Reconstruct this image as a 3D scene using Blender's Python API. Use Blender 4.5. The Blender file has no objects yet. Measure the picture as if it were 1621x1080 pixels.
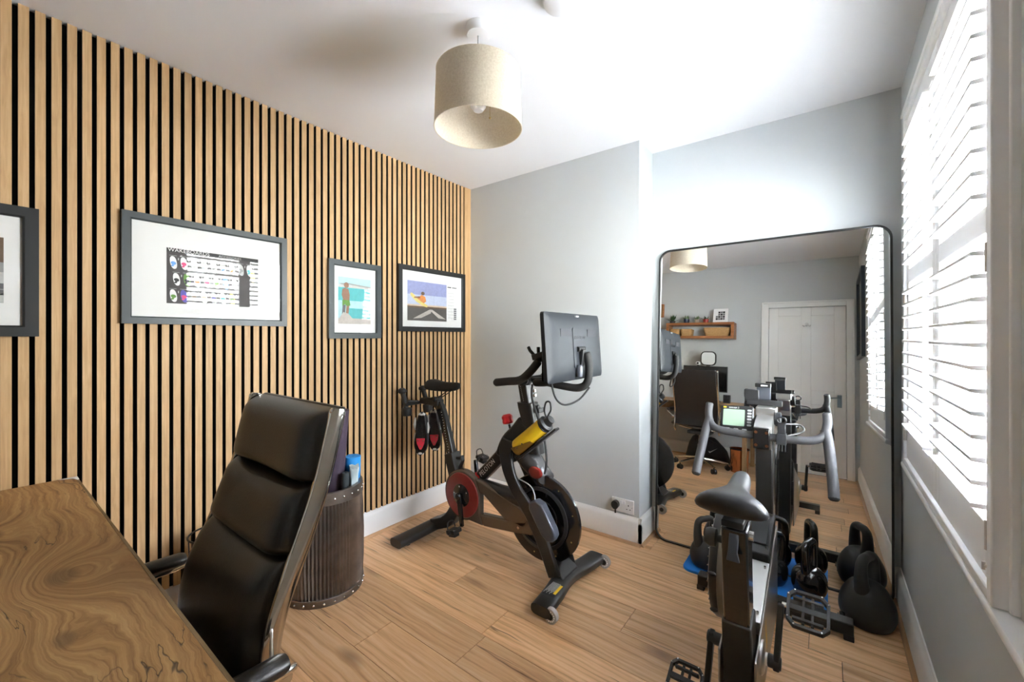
import bpy, bmesh, math, random
from mathutils import Vector, Matrix
PI = math.pi
random.seed(7)
SC = bpy.context.scene
COL = SC.collection

# ------------------------------------------------------------------ camera, daylight, exposure
CAM_H = 1.30
cd = bpy.data.cameras.new('camera'); cam = bpy.data.objects.new('camera', cd); COL.objects.link(cam)
cd.sensor_fit = 'HORIZONTAL'; cd.sensor_width = 36.0
cd.lens = 654.34 / 1621 * 36.0
cd.shift_y = -(540 - 532.9) / 1621
cd.clip_start = 0.02
cam.location = (0, 0, CAM_H); cam.rotation_euler = (PI / 2, 0, math.radians(37.287))
SC.camera = cam

w = bpy.data.worlds.new('World'); SC.world = w; w.use_nodes = True
wn = w.node_tree; wn.nodes.clear()
def _n(nt, t, **kw):
    n = nt.nodes.new(t)
    for k, v in kw.items():
        setattr(n, k, v)
    return n
wo = _n(wn, 'ShaderNodeOutputWorld'); bg = _n(wn, 'ShaderNodeBackground')
tc = _n(wn, 'ShaderNodeTexCoord'); sx = _n(wn, 'ShaderNodeSeparateXYZ'); rp = _n(wn, 'ShaderNodeValToRGB')
wn.links.new(tc.outputs['Generated'], sx.inputs[0]); wn.links.new(sx.outputs['Z'], rp.inputs[0])
for _p, _c in ((0.0, (0.18, 0.18, 0.165)), (0.50, (0.22, 0.23, 0.22)), (0.66, (0.27, 0.285, 0.29)), (0.72, (0.83, 0.92, 1.10)), (1.0, (0.86, 0.95, 1.14))):   # gardens, trees and houses opposite, then overcast sky
    _e = rp.color_ramp.elements.new(_p) if _p not in (0.0, 1.0) else rp.color_ramp.elements[0 if _p == 0 else -1]
    _e.color = (*_c, 1)
mr = _n(wn, 'ShaderNodeMapRange'); mr.inputs['From Min'].default_value = -1; mr.inputs['From Max'].default_value = 1
wn.links.new(sx.outputs['Z'], mr.inputs['Value']); wn.links.new(mr.outputs[0], rp.inputs[0])
wn.links.new(rp.outputs[0], bg.inputs['Color']); bg.inputs['Strength'].default_value = 16.0
wn.links.new(bg.outputs[0], wo.inputs[0])

pl = bpy.data.lights.new('window_portal', 'AREA'); po = bpy.data.objects.new('window_portal', pl); COL.objects.link(po)
pl.shape = 'RECTANGLE'; pl.size = 1.5; pl.size_y = 1.2; pl.cycles.is_portal = True     # guides the sky light through the window, gives none itself
po.location = (0.56, 1.795, 1.49); po.rotation_euler = (0, PI / 2, 0)

vs = SC.view_settings
vs.view_transform = 'Standard'; vs.look = 'None'; vs.gamma = 1.0; vs.use_curve_mapping = False
vs.exposure = 3.72
cy = SC.cycles
cy.max_bounces = 16; cy.diffuse_bounces = 10; cy.glossy_bounces = 8; cy.transmission_bounces = 8; cy.transparent_max_bounces = 16
cy.caustics_reflective = False; cy.caustics_refractive = False; cy.sample_clamp_indirect = 8.0

# ------------------------------------------------------------------ materials
MAT = {}
def principled(name):
    m = bpy.data.materials.new(name); m.use_nodes = True
    nt = m.node_tree; b = nt.nodes['Principled BSDF']; MAT[name] = m
    return m, nt, b
def L(nt, a, b): nt.links.new(a, b)
def plain(name, col, rough=0.5, metal=0.0, bump=0.0, bscale=200.0, spec=0.5, coat=0.0, var=0.0, vscale=3.0, emit=None, sheen=0.0):
    m, nt, b = principled(name)
    b.inputs['Base Color'].default_value = (*col, 1); b.inputs['Roughness'].default_value = rough
    b.inputs['Metallic'].default_value = metal; b.inputs['Specular IOR Level'].default_value = spec
    b.inputs['Coat Weight'].default_value = coat; b.inputs['Sheen Weight'].default_value = sheen
    if emit:
        b.inputs['Emission Color'].default_value = (*emit[:3], 1); b.inputs['Emission Strength'].default_value = emit[3]
    tc = _n(nt, 'ShaderNodeTexCoord')
    if bump:
        no = _n(nt, 'ShaderNodeTexNoise'); no.inputs['Scale'].default_value = bscale; no.inputs['Detail'].default_value = 4
        bu = _n(nt, 'ShaderNodeBump'); bu.inputs['Strength'].default_value = bump; bu.inputs['Distance'].default_value = 0.002
        L(nt, tc.outputs['Object'], no.inputs['Vector']); L(nt, no.outputs[0], bu.inputs['Height']); L(nt, bu.outputs[0], b.inputs['Normal'])
    if var:
        no = _n(nt, 'ShaderNodeTexNoise'); no.inputs['Scale'].default_value = vscale; no.inputs['Detail'].default_value = 5
        mx = _n(nt, 'ShaderNodeMix', data_type='RGBA'); mx.inputs['A'].default_value = (*[c * (1 - var) for c in col], 1)
        mx.inputs['B'].default_value = (*[min(1, c * (1 + var)) for c in col], 1)
        L(nt, tc.outputs['Object'], no.inputs['Vector']); L(nt, no.outputs[0], mx.inputs['Factor']); L(nt, mx.outputs['Result'], b.inputs['Base Color'])
    return m
def mathn(nt, op, a, b=None, c=None):
    n = _n(nt, 'ShaderNodeMath', operation=op)
    for i, x in enumerate((a, b, c)):
        if x is None: continue
        if isinstance(x, (int, float)): n.inputs[i].default_value = x
        else: L(nt, x, n.inputs[i])
    return n.outputs[0]
def ramp(nt, fac, stops):
    r = _n(nt, 'ShaderNodeValToRGB'); e = r.color_ramp.elements
    while len(e) < len(stops): e.new(0.5)
    for i, (p, c) in enumerate(stops):
        e[i].position = p; e[i].color = (*c, 1)
    L(nt, fac, r.inputs[0]); return r.outputs[0]
def mixc(nt, fac, a, b, mode='MIX'):
    n = _n(nt, 'ShaderNodeMix', data_type='RGBA', blend_type=mode)
    for s, x in (('Factor', fac), ('A', a), ('B', b)):
        if isinstance(x, (int, float)): n.inputs[s].default_value = x
        elif isinstance(x, tuple): n.inputs[s].default_value = (*x, 1)
        else: L(nt, x, n.inputs[s])
    return n.outputs['Result']
def combine(nt, x, y, z):
    n = _n(nt, 'ShaderNodeCombineXYZ')
    for i, v in enumerate((x, y, z)):
        if isinstance(v, (int, float)): n.inputs[i].default_value = v
        else: L(nt, v, n.inputs[i])
    return n.outputs[0]
def noise(nt, vec, scale, detail=4, rough=0.5, dist=0.0):
    n = _n(nt, 'ShaderNodeTexNoise'); n.inputs['Scale'].default_value = scale; n.inputs['Detail'].default_value = detail
    n.inputs['Roughness'].default_value = rough; n.inputs['Distortion'].default_value = dist
    L(nt, vec, n.inputs['Vector']); return n.outputs[0]
def wood(name, cols, axis, across=40.0, along=1.6, rough=0.45, crack=0.0, knots=0.0, tint=0.12, bump=0.15, coat=0.0):
    """straight grained timber, grain along axis 0/1/2; every board shifts and tints by its own random number"""
    m, nt, b = principled(name)
    tc = _n(nt, 'ShaderNodeTexCoord'); oi = _n(nt, 'ShaderNodeObjectInfo')
    s = _n(nt, 'ShaderNodeSeparateXYZ'); L(nt, tc.outputs['Object'], s.inputs[0])
    ch = [s.outputs[0], s.outputs[1], s.outputs[2]]
    g = ch[axis]; a1, a2 = [ch[i] for i in range(3) if i != axis]
    off = mathn(nt, 'MULTIPLY', oi.outputs['Random'], 37.0)
    base = combine(nt, mathn(nt, 'ADD', g, off), mathn(nt, 'ADD', a1, off), a2)
    wob = noise(nt, base, 2.2, 3)
    wobc = mathn(nt, 'MULTIPLY', mathn(nt, 'SUBTRACT', wob, 0.5), 0.05)
    A1 = mathn(nt, 'ADD', mathn(nt, 'ADD', a1, wobc), off)
    v = combine(nt, mathn(nt, 'MULTIPLY', mathn(nt, 'ADD', g, off), along), mathn(nt, 'MULTIPLY', A1, across), mathn(nt, 'MULTIPLY', a2, across))
    n1 = noise(nt, v, 1.0, 6, 0.62, 0.25)
    col = ramp(nt, n1, [(0.31, cols[0]), (0.5, cols[1]), (0.70, cols[2])])
    broad = noise(nt, combine(nt, mathn(nt, 'MULTIPLY', mathn(nt, 'ADD', g, off), 0.9), mathn(nt, 'MULTIPLY', A1, 7.0), a2), 1.0, 2)
    col = mixc(nt, mathn(nt, 'MULTIPLY', broad, 0.55), col, tuple(c * 0.72 for c in cols[1]))
    if knots:
        kv = _n(nt, 'ShaderNodeTexVoronoi'); kv.inputs['Scale'].default_value = 1.0
        L(nt, combine(nt, mathn(nt, 'MULTIPLY', mathn(nt, 'ADD', g, off), 1.5), mathn(nt, 'MULTIPLY', A1, 4.2), 0.0), kv.inputs['Vector'])
        kr = ramp(nt, kv.outputs['Distance'], [(0.03, (1, 1, 1)), (0.16, (0, 0, 0))])
        col = mixc(nt, mathn(nt, 'MULTIPLY', kr, knots), col, tuple(c * 0.35 for c in cols[0]))
    if crack:
        cn = noise(nt, combine(nt, mathn(nt, 'MULTIPLY', mathn(nt, 'ADD', g, off), 0.75), mathn(nt, 'MULTIPLY', A1, 24.0), 0.0), 1.0, 2, 0.5, 0.1)
        cr = ramp(nt, mathn(nt, 'ABSOLUTE', mathn(nt, 'SUBTRACT', cn, 0.665)), [(0.0, (1, 1, 1)), (0.014, (0, 0, 0))])
        col = mixc(nt, mathn(nt, 'MULTIPLY', cr, crack), col, tuple(c * 0.3 for c in cols[0]))
    hs = _n(nt, 'ShaderNodeHueSaturation'); L(nt, col, hs.inputs['Color'])
    L(nt, mathn(nt, 'ADD', mathn(nt, 'MULTIPLY', oi.outputs['Random'], tint * 2), 1 - tint), hs.inputs['Value'])
    L(nt, hs.outputs[0], b.inputs['Base Color'])
    b.inputs['Roughness'].default_value = rough; b.inputs['Coat Weight'].default_value = coat; b.inputs['Coat Roughness'].default_value = 0.25
    bu = _n(nt, 'ShaderNodeBump'); bu.inputs['Strength'].default_value = bump; bu.inputs['Distance'].default_value = 0.001
    L(nt, n1, bu.inputs['Height']); L(nt, bu.outputs[0], b.inputs['Normal'])
    return m

plain('wall_paint', (0.545, 0.568, 0.57), 0.75, bump=0.25, bscale=9.0, var=0.03, vscale=1.5)
plain('ceiling_paint', (0.81, 0.81, 0.815), 0.85, bump=0.05, bscale=20.0)
plain('white_gloss', (0.82, 0.815, 0.79), 0.35, var=0.02)
plain('white_trim', (0.80, 0.795, 0.77), 0.42, bump=0.08, bscale=30.0)
plain('shutter_white', (0.84, 0.84, 0.835), 0.38)
plain('felt_black', (0.012, 0.011, 0.011), 0.95)
plain('slat_edge', (0.02, 0.017, 0.015), 0.8)
wood('slat_oak', [(0.50, 0.30, 0.135), (0.62, 0.395, 0.19), (0.72, 0.485, 0.26)], 2, across=120.0, along=3.0, rough=0.55, tint=0.07)
wood('floor_oak', [(0.44, 0.215, 0.085), (0.80, 0.47, 0.235), (0.93, 0.64, 0.38)], 0, across=46.0, along=1.7, rough=0.36, crack=0.85, knots=0.6, tint=0.16)
wood('bead_oak', [(0.40, 0.22, 0.10), (0.52, 0.31, 0.16), (0.60, 0.38, 0.21)], 0, across=60.0, rough=0.4)
wood('bead_oak_y', [(0.40, 0.22, 0.10), (0.52, 0.31, 0.16), (0.60, 0.38, 0.21)], 1, across=60.0, rough=0.4)
wood('shelf_wood', [(0.22, 0.075, 0.02), (0.36, 0.135, 0.04), (0.46, 0.20, 0.07)], 0, across=50.0, rough=0.4)
wood('leg_wood', [(0.24, 0.13, 0.05), (0.34, 0.20, 0.09), (0.42, 0.27, 0.13)], 2, across=60.0, rough=0.5)
plain('gap_dark', (0.05, 0.03, 0.018), 0.9)
plain('frame_black', (0.018, 0.019, 0.02), 0.42)
plain('frame_slate', (0.045, 0.055, 0.06), 0.4)
plain('mount_white', (0.83, 0.83, 0.82), 0.8)
plain('paper_white', (0.8, 0.8, 0.79), 0.8)
plain('black_metal', (0.012, 0.012, 0.012), 0.38)
plain('black_gloss', (0.012, 0.011, 0.011), 0.16, coat=0.4)
plain('black_satin', (0.022, 0.021, 0.02), 0.33, bump=0.05, bscale=400)
plain('black_plastic', (0.02, 0.02, 0.021), 0.45, bump=0.06, bscale=500)
plain('black_foam', (0.02, 0.019, 0.018), 0.72, bump=0.3, bscale=600)
plain('grey_foam', (0.052, 0.052, 0.055), 0.6, bump=0.2, bscale=500)
plain('grey_saddle', (0.034, 0.034, 0.036), 0.36, bump=0.1, bscale=500)
plain('dark_rubber', (0.015, 0.015, 0.015), 0.7)
plain('kettle_gloss', (0.008, 0.008, 0.009), 0.09, coat=0.5)
plain('kettle_vinyl', (0.026, 0.026, 0.026), 0.42, bump=0.12, bscale=300)
plain('leather_black', (0.013, 0.010, 0.009), 0.33, bump=0.22, bscale=260, spec=0.55)
plain('leather_seat_sheen', (0.07, 0.068, 0.065), 0.36, bump=0.2, bscale=200, spec=0.6)  # the chair's black leather, lightened: window sheen is put into the base colour
plain('chrome', (0.72, 0.70, 0.66), 0.09, metal=1.0)
plain('steel', (0.55, 0.54, 0.52), 0.25, metal=1.0)
plain('aluminium', (0.68, 0.67, 0.65), 0.33, metal=1.0)
plain('plate_metal', (0.30, 0.28, 0.26), 0.3, metal=0.8)
plain('box_black', (0.010, 0.010, 0.010), 0.55)
plain('gunmetal', (0.19, 0.155, 0.125), 0.24, metal=0.55)
plain('disc_red', (0.25, 0.022, 0.018), 0.3, var=0.35, vscale=14)
plain('bright_red', (0.72, 0.02, 0.022), 0.3)
plain('logo_red', (0.75, 0.02, 0.03), 0.4)
plain('logo_white', (0.82, 0.82, 0.82), 0.5)
plain('logo_dark', (0.008, 0.008, 0.009), 0.4)
plain('label_yellow', (0.85, 0.55, 0.02), 0.5)
plain('bottle_yellow', (0.80, 0.52, 0.015), 0.34)
plain('holder_amber', (0.17, 0.085, 0.01), 0.28)
plain('screen_back', (0.020, 0.023, 0.027), 0.5, bump=0.03, bscale=600, spec=0.3)
plain('vent_grey', (0.045, 0.045, 0.05), 0.7)
plain('cover_slate', (0.06, 0.066, 0.08), 0.3)
plain('lcd_green', (0.33, 0.46, 0.33), 0.25)
plain('button_grey', (0.42, 0.42, 0.42), 0.5)
plain('wheel_clear', (0.45, 0.43, 0.41), 0.15)
plain('mat_blue', (0.01, 0.20, 0.66), 0.55)
plain('mat_purple', (0.052, 0.034, 0.056), 0.8, bump=0.3, bscale=300)
plain('roll_blue', (0.015, 0.25, 0.62), 0.6)
plain('roll_slate', (0.035, 0.045, 0.05), 0.65)
plain('towel_pale', (0.46, 0.54, 0.55), 0.9, bump=0.4, bscale=200)
plain('barrel_steel', (0.225, 0.19, 0.165), 0.33, metal=0.85, var=0.45, vscale=14, bump=0.2, bscale=60)
plain('copper', (0.62, 0.27, 0.14), 0.22, metal=1.0)
plain('socket_white', (0.80, 0.79, 0.76), 0.35)
plain('shade_dark', (0.035, 0.032, 0.03), 0.3)
plain('handle_blue', (0.20, 0.25, 0.28), 0.35, metal=0.6)
plain('band_tan', (0.16, 0.13, 0.10), 0.4)
plain('wicker', (0.46, 0.27, 0.11), 0.7, bump=1.0, bscale=120, var=0.3, vscale=90)
plain('leaf_dark', (0.03, 0.07, 0.02), 0.5, var=0.3, vscale=40)
plain('leaf_pale', (0.10, 0.16, 0.06), 0.5, var=0.3, vscale=40)
plain('pot_navy', (0.012, 0.02, 0.06), 0.3)
plain('pot_red', (0.32, 0.02, 0.015), 0.4)
plain('pot_clay', (0.45, 0.36, 0.28), 0.7)
plain('pot_dark', (0.03, 0.03, 0.035), 0.5)
plain('white_plastic', (0.8, 0.8, 0.8), 0.35)
plain('panel_pale', (0.72, 0.74, 0.74), 0.5)
plain('bag_black', (0.014, 0.014, 0.015), 0.7, bump=0.4, bscale=60)
plain('shoe_white', (0.62, 0.62, 0.60), 0.4)
plain('cleat_red', (0.60, 0.03, 0.055), 0.4)
plain('brass', (0.5, 0.36, 0.14), 0.3, metal=1.0)
plain('hinge_metal', (0.55, 0.50, 0.46), 0.3, metal=0.9)
plain('picture_blue', (0.03, 0.045, 0.07), 0.35)

def glass(name, tintc=(1, 1, 1), rough=0.0, ior=1.45):
    m = bpy.data.materials.new(name); m.use_nodes = True; nt = m.node_tree; nt.nodes.clear(); MAT[name] = m
    o = _n(nt, 'ShaderNodeOutputMaterial'); mx = _n(nt, 'ShaderNodeMixShader'); t = _n(nt, 'ShaderNodeBsdfTransparent'); g = _n(nt, 'ShaderNodeBsdfGlossy')
    f = _n(nt, 'ShaderNodeFresnel'); ge = _n(nt, 'ShaderNodeNewGeometry')
    L(nt, mathn(nt, 'ADD', mathn(nt, 'MULTIPLY', ge.outputs['Backfacing'], 1 / ior - ior), ior), f.inputs['IOR'])   # a thin sheet: the same gloss from both faces
    t.inputs['Color'].default_value = (*tintc, 1); g.inputs['Roughness'].default_value = rough
    L(nt, f.outputs[0], mx.inputs[0]); L(nt, t.outputs[0], mx.inputs[1]); L(nt, g.outputs[0], mx.inputs[2]); L(nt, mx.outputs[0], o.inputs[0])
glass('pane_glass', rough=0.01, ior=1.28)
glass('window_glass')
glass('wheel_glass', (0.75, 0.73, 0.7), 0.05)
m_ = bpy.data.materials.new('mirror_silver'); m_.use_nodes = True; MAT['mirror_silver'] = m_
_b = m_.node_tree.nodes['Principled BSDF']; _b.inputs['Base Color'].default_value = (0.91, 0.925, 0.92, 1); _b.inputs['Metallic'].default_value = 1; _b.inputs['Roughness'].default_value = 0.0
# lampshade: woven linen that lets some light through
m_ = bpy.data.materials.new('linen_shade'); m_.use_nodes = True; MAT['linen_shade'] = m_; nt_ = m_.node_tree; nt_.nodes.clear()
o_ = _n(nt_, 'ShaderNodeOutputMaterial'); mx_ = _n(nt_, 'ShaderNodeMixShader'); d_ = _n(nt_, 'ShaderNodeBsdfDiffuse'); t_ = _n(nt_, 'ShaderNodeBsdfTranslucent')
tc_ = _n(nt_, 'ShaderNodeTexCoord'); nn_ = noise(nt_, tc_.outputs['Object'], 160, 3)
cc_ = ramp(nt_, nn_, [(0.3, (0.66, 0.57, 0.44)), (0.7, (0.80, 0.72, 0.585))])
L(nt_, cc_, d_.inputs['Color']); t_.inputs['Color'].default_value = (0.75, 0.66, 0.48, 1); mx_.inputs[0].default_value = 0.22
L(nt_, d_.outputs[0], mx_.inputs[1]); L(nt_, t_.outputs[0], mx_.inputs[2]); L(nt_, mx_.outputs[0], o_.inputs[0])

# rustic desk top: grain that flows round knots
def desk_wood():
    m, nt, b = principled('desk_rustic')
    tc = _n(nt, 'ShaderNodeTexCoord'); s = _n(nt, 'ShaderNodeSeparateXYZ'); L(nt, tc.outputs['Object'], s.inputs[0])
    X, Y = s.outputs[0], s.outputs[1]
    wob = mathn(nt, 'MULTIPLY', mathn(nt, 'SUBTRACT', noise(nt, tc.outputs['Object'], 5.0, 4), 0.5), 0.060)
    wob2 = mathn(nt, 'MULTIPLY', mathn(nt, 'SUBTRACT', noise(nt, tc.outputs['Object'], 22.0, 3), 0.5), 0.010)
    h = mathn(nt, 'ADD', mathn(nt, 'ADD', Y, wob), wob2)
    core = None
    for (kx, ky, amp, sx_, sy_) in [(0.105, 0.250, 0.150, 0.150, 0.085), (0.40, 0.225, 0.045, 0.10, 0.045), (0.52, 0.10, 0.10, 0.14, 0.07), (-0.33, 0.16, 0.09, 0.13, 0.06), (-0.1, -0.05, 0.12, 0.13, 0.08)]:
        dx = mathn(nt, 'DIVIDE', mathn(nt, 'SUBTRACT', X, kx), sx_); dy = mathn(nt, 'DIVIDE', mathn(nt, 'SUBTRACT', Y, ky), sy_)
        r2 = mathn(nt, 'ADD', mathn(nt, 'MULTIPLY', dx, dx), mathn(nt, 'MULTIPLY', dy, dy))
        e = mathn(nt, 'EXPONENT', mathn(nt, 'MULTIPLY', r2, -1.0))
        h = mathn(nt, 'ADD', h, mathn(nt, 'MULTIPLY', e, amp))
        core = e if core is None else mathn(nt, 'MAXIMUM', core, e)
    n1 = noise(nt, combine(nt, mathn(nt, 'MULTIPLY', X, 2.0), mathn(nt, 'MULTIPLY', h, 85.0), 0.0), 1.0, 6, 0.68, 0.3)
    n2 = noise(nt, combine(nt, mathn(nt, 'MULTIPLY', X, 6.0), mathn(nt, 'MULTIPLY', h, 260.0), 0.0), 1.0, 3, 0.6)
    col = ramp(nt, n1, [(0.28, (0.10, 0.04, 0.011)), (0.40, (0.34, 0.17, 0.055)), (0.55, (0.52, 0.30, 0.115)), (0.74, (0.72, 0.46, 0.21))])
    col = mixc(nt, mathn(nt, 'MULTIPLY', n2, 0.35), col, (0.25, 0.12, 0.04))
    cr = noise(nt, combine(nt, mathn(nt, 'MULTIPLY', X, 3.0), mathn(nt, 'MULTIPLY', h, 20.0), 2.0), 1.0, 3, 0.55, 0.25)
    crm = ramp(nt, mathn(nt, 'ABSOLUTE', mathn(nt, 'SUBTRACT', cr, 0.56)), [(0.0, (1, 1, 1)), (0.011, (0, 0, 0))])
    gate = ramp(nt, noise(nt, tc.outputs['Object'], 3.5, 2), [(0.45, (0, 0, 0)), (0.55, (1, 1, 1))])
    crm = mathn(nt, 'MULTIPLY', crm, gate)
    col = mixc(nt, crm, col, (0.05, 0.022, 0.008))
    col = mixc(nt, ramp(nt, core, [(0.86, (0, 0, 0)), (0.97, (0.6, 0.6, 0.6))]), col, (0.10, 0.045, 0.015))
    L(nt, col, b.inputs['Base Color']); b.inputs['Roughness'].default_value = 0.5
    bu = _n(nt, 'ShaderNodeBump'); bu.inputs['Strength'].default_value = 0.35; bu.inputs['Distance'].default_value = 0.002
    L(nt, mathn(nt, 'SUBTRACT', n1, mathn(nt, 'MULTIPLY', crm, 0.8)), bu.inputs['Height']); L(nt, bu.outputs[0], b.inputs['Normal'])
desk_wood()
plain('desk_edge', (0.20, 0.125, 0.05), 0.35, var=0.2, vscale=20)

# ------------------------------------------------------------------ mesh helpers (all coordinates are room coordinates)
ORG = {}
def V(*a): return Vector(a[0] if len(a) == 1 else a)
def cr(pts, k=6, closed=False):
    """Catmull-Rom through pts"""
    P = [Vector(p) for p in pts]; n = len(P); out = []
    for i in range(n if closed else n - 1):
        p0 = P[(i - 1) % n] if closed or i > 0 else P[i]; p1 = P[i]; p2 = P[(i + 1) % n]
        p3 = P[(i + 2) % n] if closed or i + 2 < n else p2
        for j in range(k):
            t = j / k
            out.append(0.5 * ((2 * p1) + (p2 - p0) * t + (2 * p0 - 5 * p1 + 4 * p2 - p3) * t * t + (3 * p1 - p0 - 3 * p2 + p3) * t ** 3))
    if not closed: out.append(P[-1])
    return out
class MB:
    def __init__(s): s.v, s.f, s.mi = [], [], []
    def add(s, vs, fs, mi=0):
        o = len(s.v); s.v += [Vector(v) for v in vs]
        for f in fs: s.f.append([i + o for i in f]); s.mi.append(mi)
        return s
    def box(s, a, b, mi=0):
        (x0, y0, z0), (x1, y1, z1) = [min(p, q) for p, q in zip(a, b)], [max(p, q) for p, q in zip(a, b)]
        vs = [(x0, y0, z0), (x1, y0, z0), (x1, y1, z0), (x0, y1, z0), (x0, y0, z1), (x1, y0, z1), (x1, y1, z1), (x0, y1, z1)]
        return s.add(vs, [(0, 3, 2, 1), (4, 5, 6, 7), (0, 1, 5, 4), (1, 2, 6, 5), (2, 3, 7, 6), (3, 0, 4, 7)], mi)
    def obox(s, c, ax, h, mi=0):
        c = Vector(c); X, Y, Z = [Vector(a).normalized() * k for a, k in zip(ax, h)]
        vs = [c + X * i + Y * j + Z * k for k in (-1, 1) for i, j in ((-1, -1), (1, -1), (1, 1), (-1, 1))]
        return s.add(vs, [(0, 3, 2, 1), (4, 5, 6, 7), (0, 1, 5, 4), (1, 2, 6, 5), (2, 3, 7, 6), (3, 0, 4, 7)], mi)
    def loft(s, rings, caps=True, mi=0, closed=False):
        n = len(rings[0]); vs = [p for r in rings for p in r]; fs = []
        m = len(rings)
        for i in range(m if closed else m - 1):
            for j in range(n):
                a, b_ = i * n + j, i * n + (j + 1) % n; c_, d_ = ((i + 1) % m) * n + (j + 1) % n, ((i + 1) % m) * n + j
                fs.append((a, b_, c_, d_))
        if caps and not closed: fs.append(tuple(range(n - 1, -1, -1))); fs.append(tuple((m - 1) * n + j for j in range(n)))
        return s.add(vs, fs, mi)
    def tube(s, pts, r, n=10, closed=False, caps=True, mi=0, flat=None):
        P = [Vector(p) for p in pts]; m = len(P)
        R = r if isinstance(r, (list, tuple)) else [r] * m
        rings = []; prev = None
        for i in range(m):
            t = (P[(i + 1) % m] - P[(i - 1) % m]) if closed else (P[min(i + 1, m - 1)] - P[max(i - 1, 0)])
            t.normalize()
            if prev is None:
                u = t.cross(Vector((0, 0, 1)))
                if u.length < 1e-3: u = t.cross(Vector((0, 1, 0)))
            else: u = prev - t * prev.dot(t)
            u.normalize(); prev = u; w_ = t.cross(u)
            rings.append([P[i] + (u * math.cos(2 * PI * j / n) + w_ * math.sin(2 * PI * j / n) * (flat or 1)) * R[i] for j in range(n)])
        return s.loft(rings, caps, mi, closed)
    def cyl(s, a, b, r0, r1=None, n=20, mi=0, caps=True):
        return s.tube([a, b], [r0, r0 if r1 is None else r1], n, caps=caps, mi=mi)
    def ribbon(s, pts, side, wd, th, mi=0, closed=False):
        """rectangular bar swept along pts; side = width direction; wd/th number or list"""
        P = [Vector(p) for p in pts]; S = Vector(side).normalized(); rings = []; m = len(P)
        W = wd if isinstance(wd, (list, tuple)) else [wd] * m; T = th if isinstance(th, (list, tuple)) else [th] * m
        for i in range(m):
            t = (P[(i + 1) % m] - P[(i - 1) % m]) if closed else (P[min(i + 1, m - 1)] - P[max(i - 1, 0)])
            t.normalize(); nn = t.cross(S); nn.normalize(); a, b_ = S * W[i] / 2, nn * T[i] / 2
            rings.append([P[i] - a - b_, P[i] + a - b_, P[i] + a + b_, P[i] - a + b_])
        return s.loft(rings, True, mi, closed)
    def lathe(s, prof, o, axis=(0, 0, 1), n=24, mi=0, caps=True):
        o = Vector(o); A = Vector(axis).normalized(); U = A.cross(Vector((0, 0, 1)))
        if U.length < 1e-3: U = Vector((1, 0, 0))
        U.normalize(); W = A.cross(U)
        rings = [[o + A * h + (U * math.cos(2 * PI * j / n) + W * math.sin(2 * PI * j / n)) * r for j in range(n)] for r, h in prof]
        return s.loft(rings, caps, mi)
    def prism(s, poly, o, ux, uy, t, mi=0):
        """polygon in plane (o, ux, uy) extruded by vector t"""
        o, ux, uy, t = map(Vector, (o, ux, uy, t)); a = [o + ux * p[0] + uy * p[1] for p in poly]
        return s.loft([a, [p + t for p in a]], True, mi)
    def sphere(s, c, r, n=16, m=10, mi=0):
        c = Vector(c); r = r if isinstance(r, tuple) else (r, r, r)
        rings = [[c + Vector((math.sin(PI * i / m) * math.cos(2 * PI * j / n) * r[0], math.sin(PI * i / m) * math.sin(2 * PI * j / n) * r[1], -math.cos(PI * i / m) * r[2])) for j in range(n)] for i in range(1, m)]
        return s.loft(rings, True, mi)
    def build(s, name, mats, parent=None, smooth=35, bevel=0.0, seg=2, subsurf=0, org=None):
        o0 = ORG[parent] if parent is not None else Vector(org or (0, 0, 0))
        me = bpy.data.meshes.new(name); me.from_pydata([v - o0 for v in s.v], [], s.f)
        mats = [mats] if isinstance(mats, str) else mats
        for m in mats: me.materials.append(MAT[m])
        me.polygons.foreach_set('material_index', s.mi)
        bm = bmesh.new(); bm.from_mesh(me); bmesh.ops.recalc_face_normals(bm, faces=bm.faces); bm.to_mesh(me); bm.free()
        if smooth:
            me.polygons.foreach_set('use_smooth', [True] * len(me.polygons)); me.set_sharp_from_angle(angle=math.radians(smooth))
        ob = bpy.data.objects.new(name, me); COL.objects.link(ob); ORG[ob] = o0
        if parent is not None: ob.parent = parent
        else: ob.location = o0
        if bevel:
            b = ob.modifiers.new('bevel', 'BEVEL'); b.width = bevel; b.segments = seg; b.limit_method = 'ANGLE'; b.angle_limit = math.radians(40)
        if subsurf:
            b = ob.modifiers.new('subsurf', 'SUBSURF'); b.levels = subsurf; b.render_levels = subsurf
        return ob
def tag(o, label, cat, group=None):
    o['label'] = label; o['category'] = cat
    if group: o['group'] = group
    return o
def thing(name, label, cat, loc, group=None):
    o = bpy.data.objects.new(name, None); COL.objects.link(o); o.location = loc; o.empty_display_size = 0.1; ORG[o] = Vector(loc)
    return tag(o, label, cat, group)
def struct(o, label=None):
    o['kind'] = 'structure'
    if label: o['label'] = label
    return o
def sroot(name, loc=(0, 0, 0), label=None):
    o = bpy.data.objects.new(name, None); COL.objects.link(o); o.location = loc; ORG[o] = Vector(loc); return struct(o, label)
def B(a, b, name, mat, parent=None, bevel=0.0, **k): return MB().box(a, b).build(name, mat, parent, bevel=bevel, **k)
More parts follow.
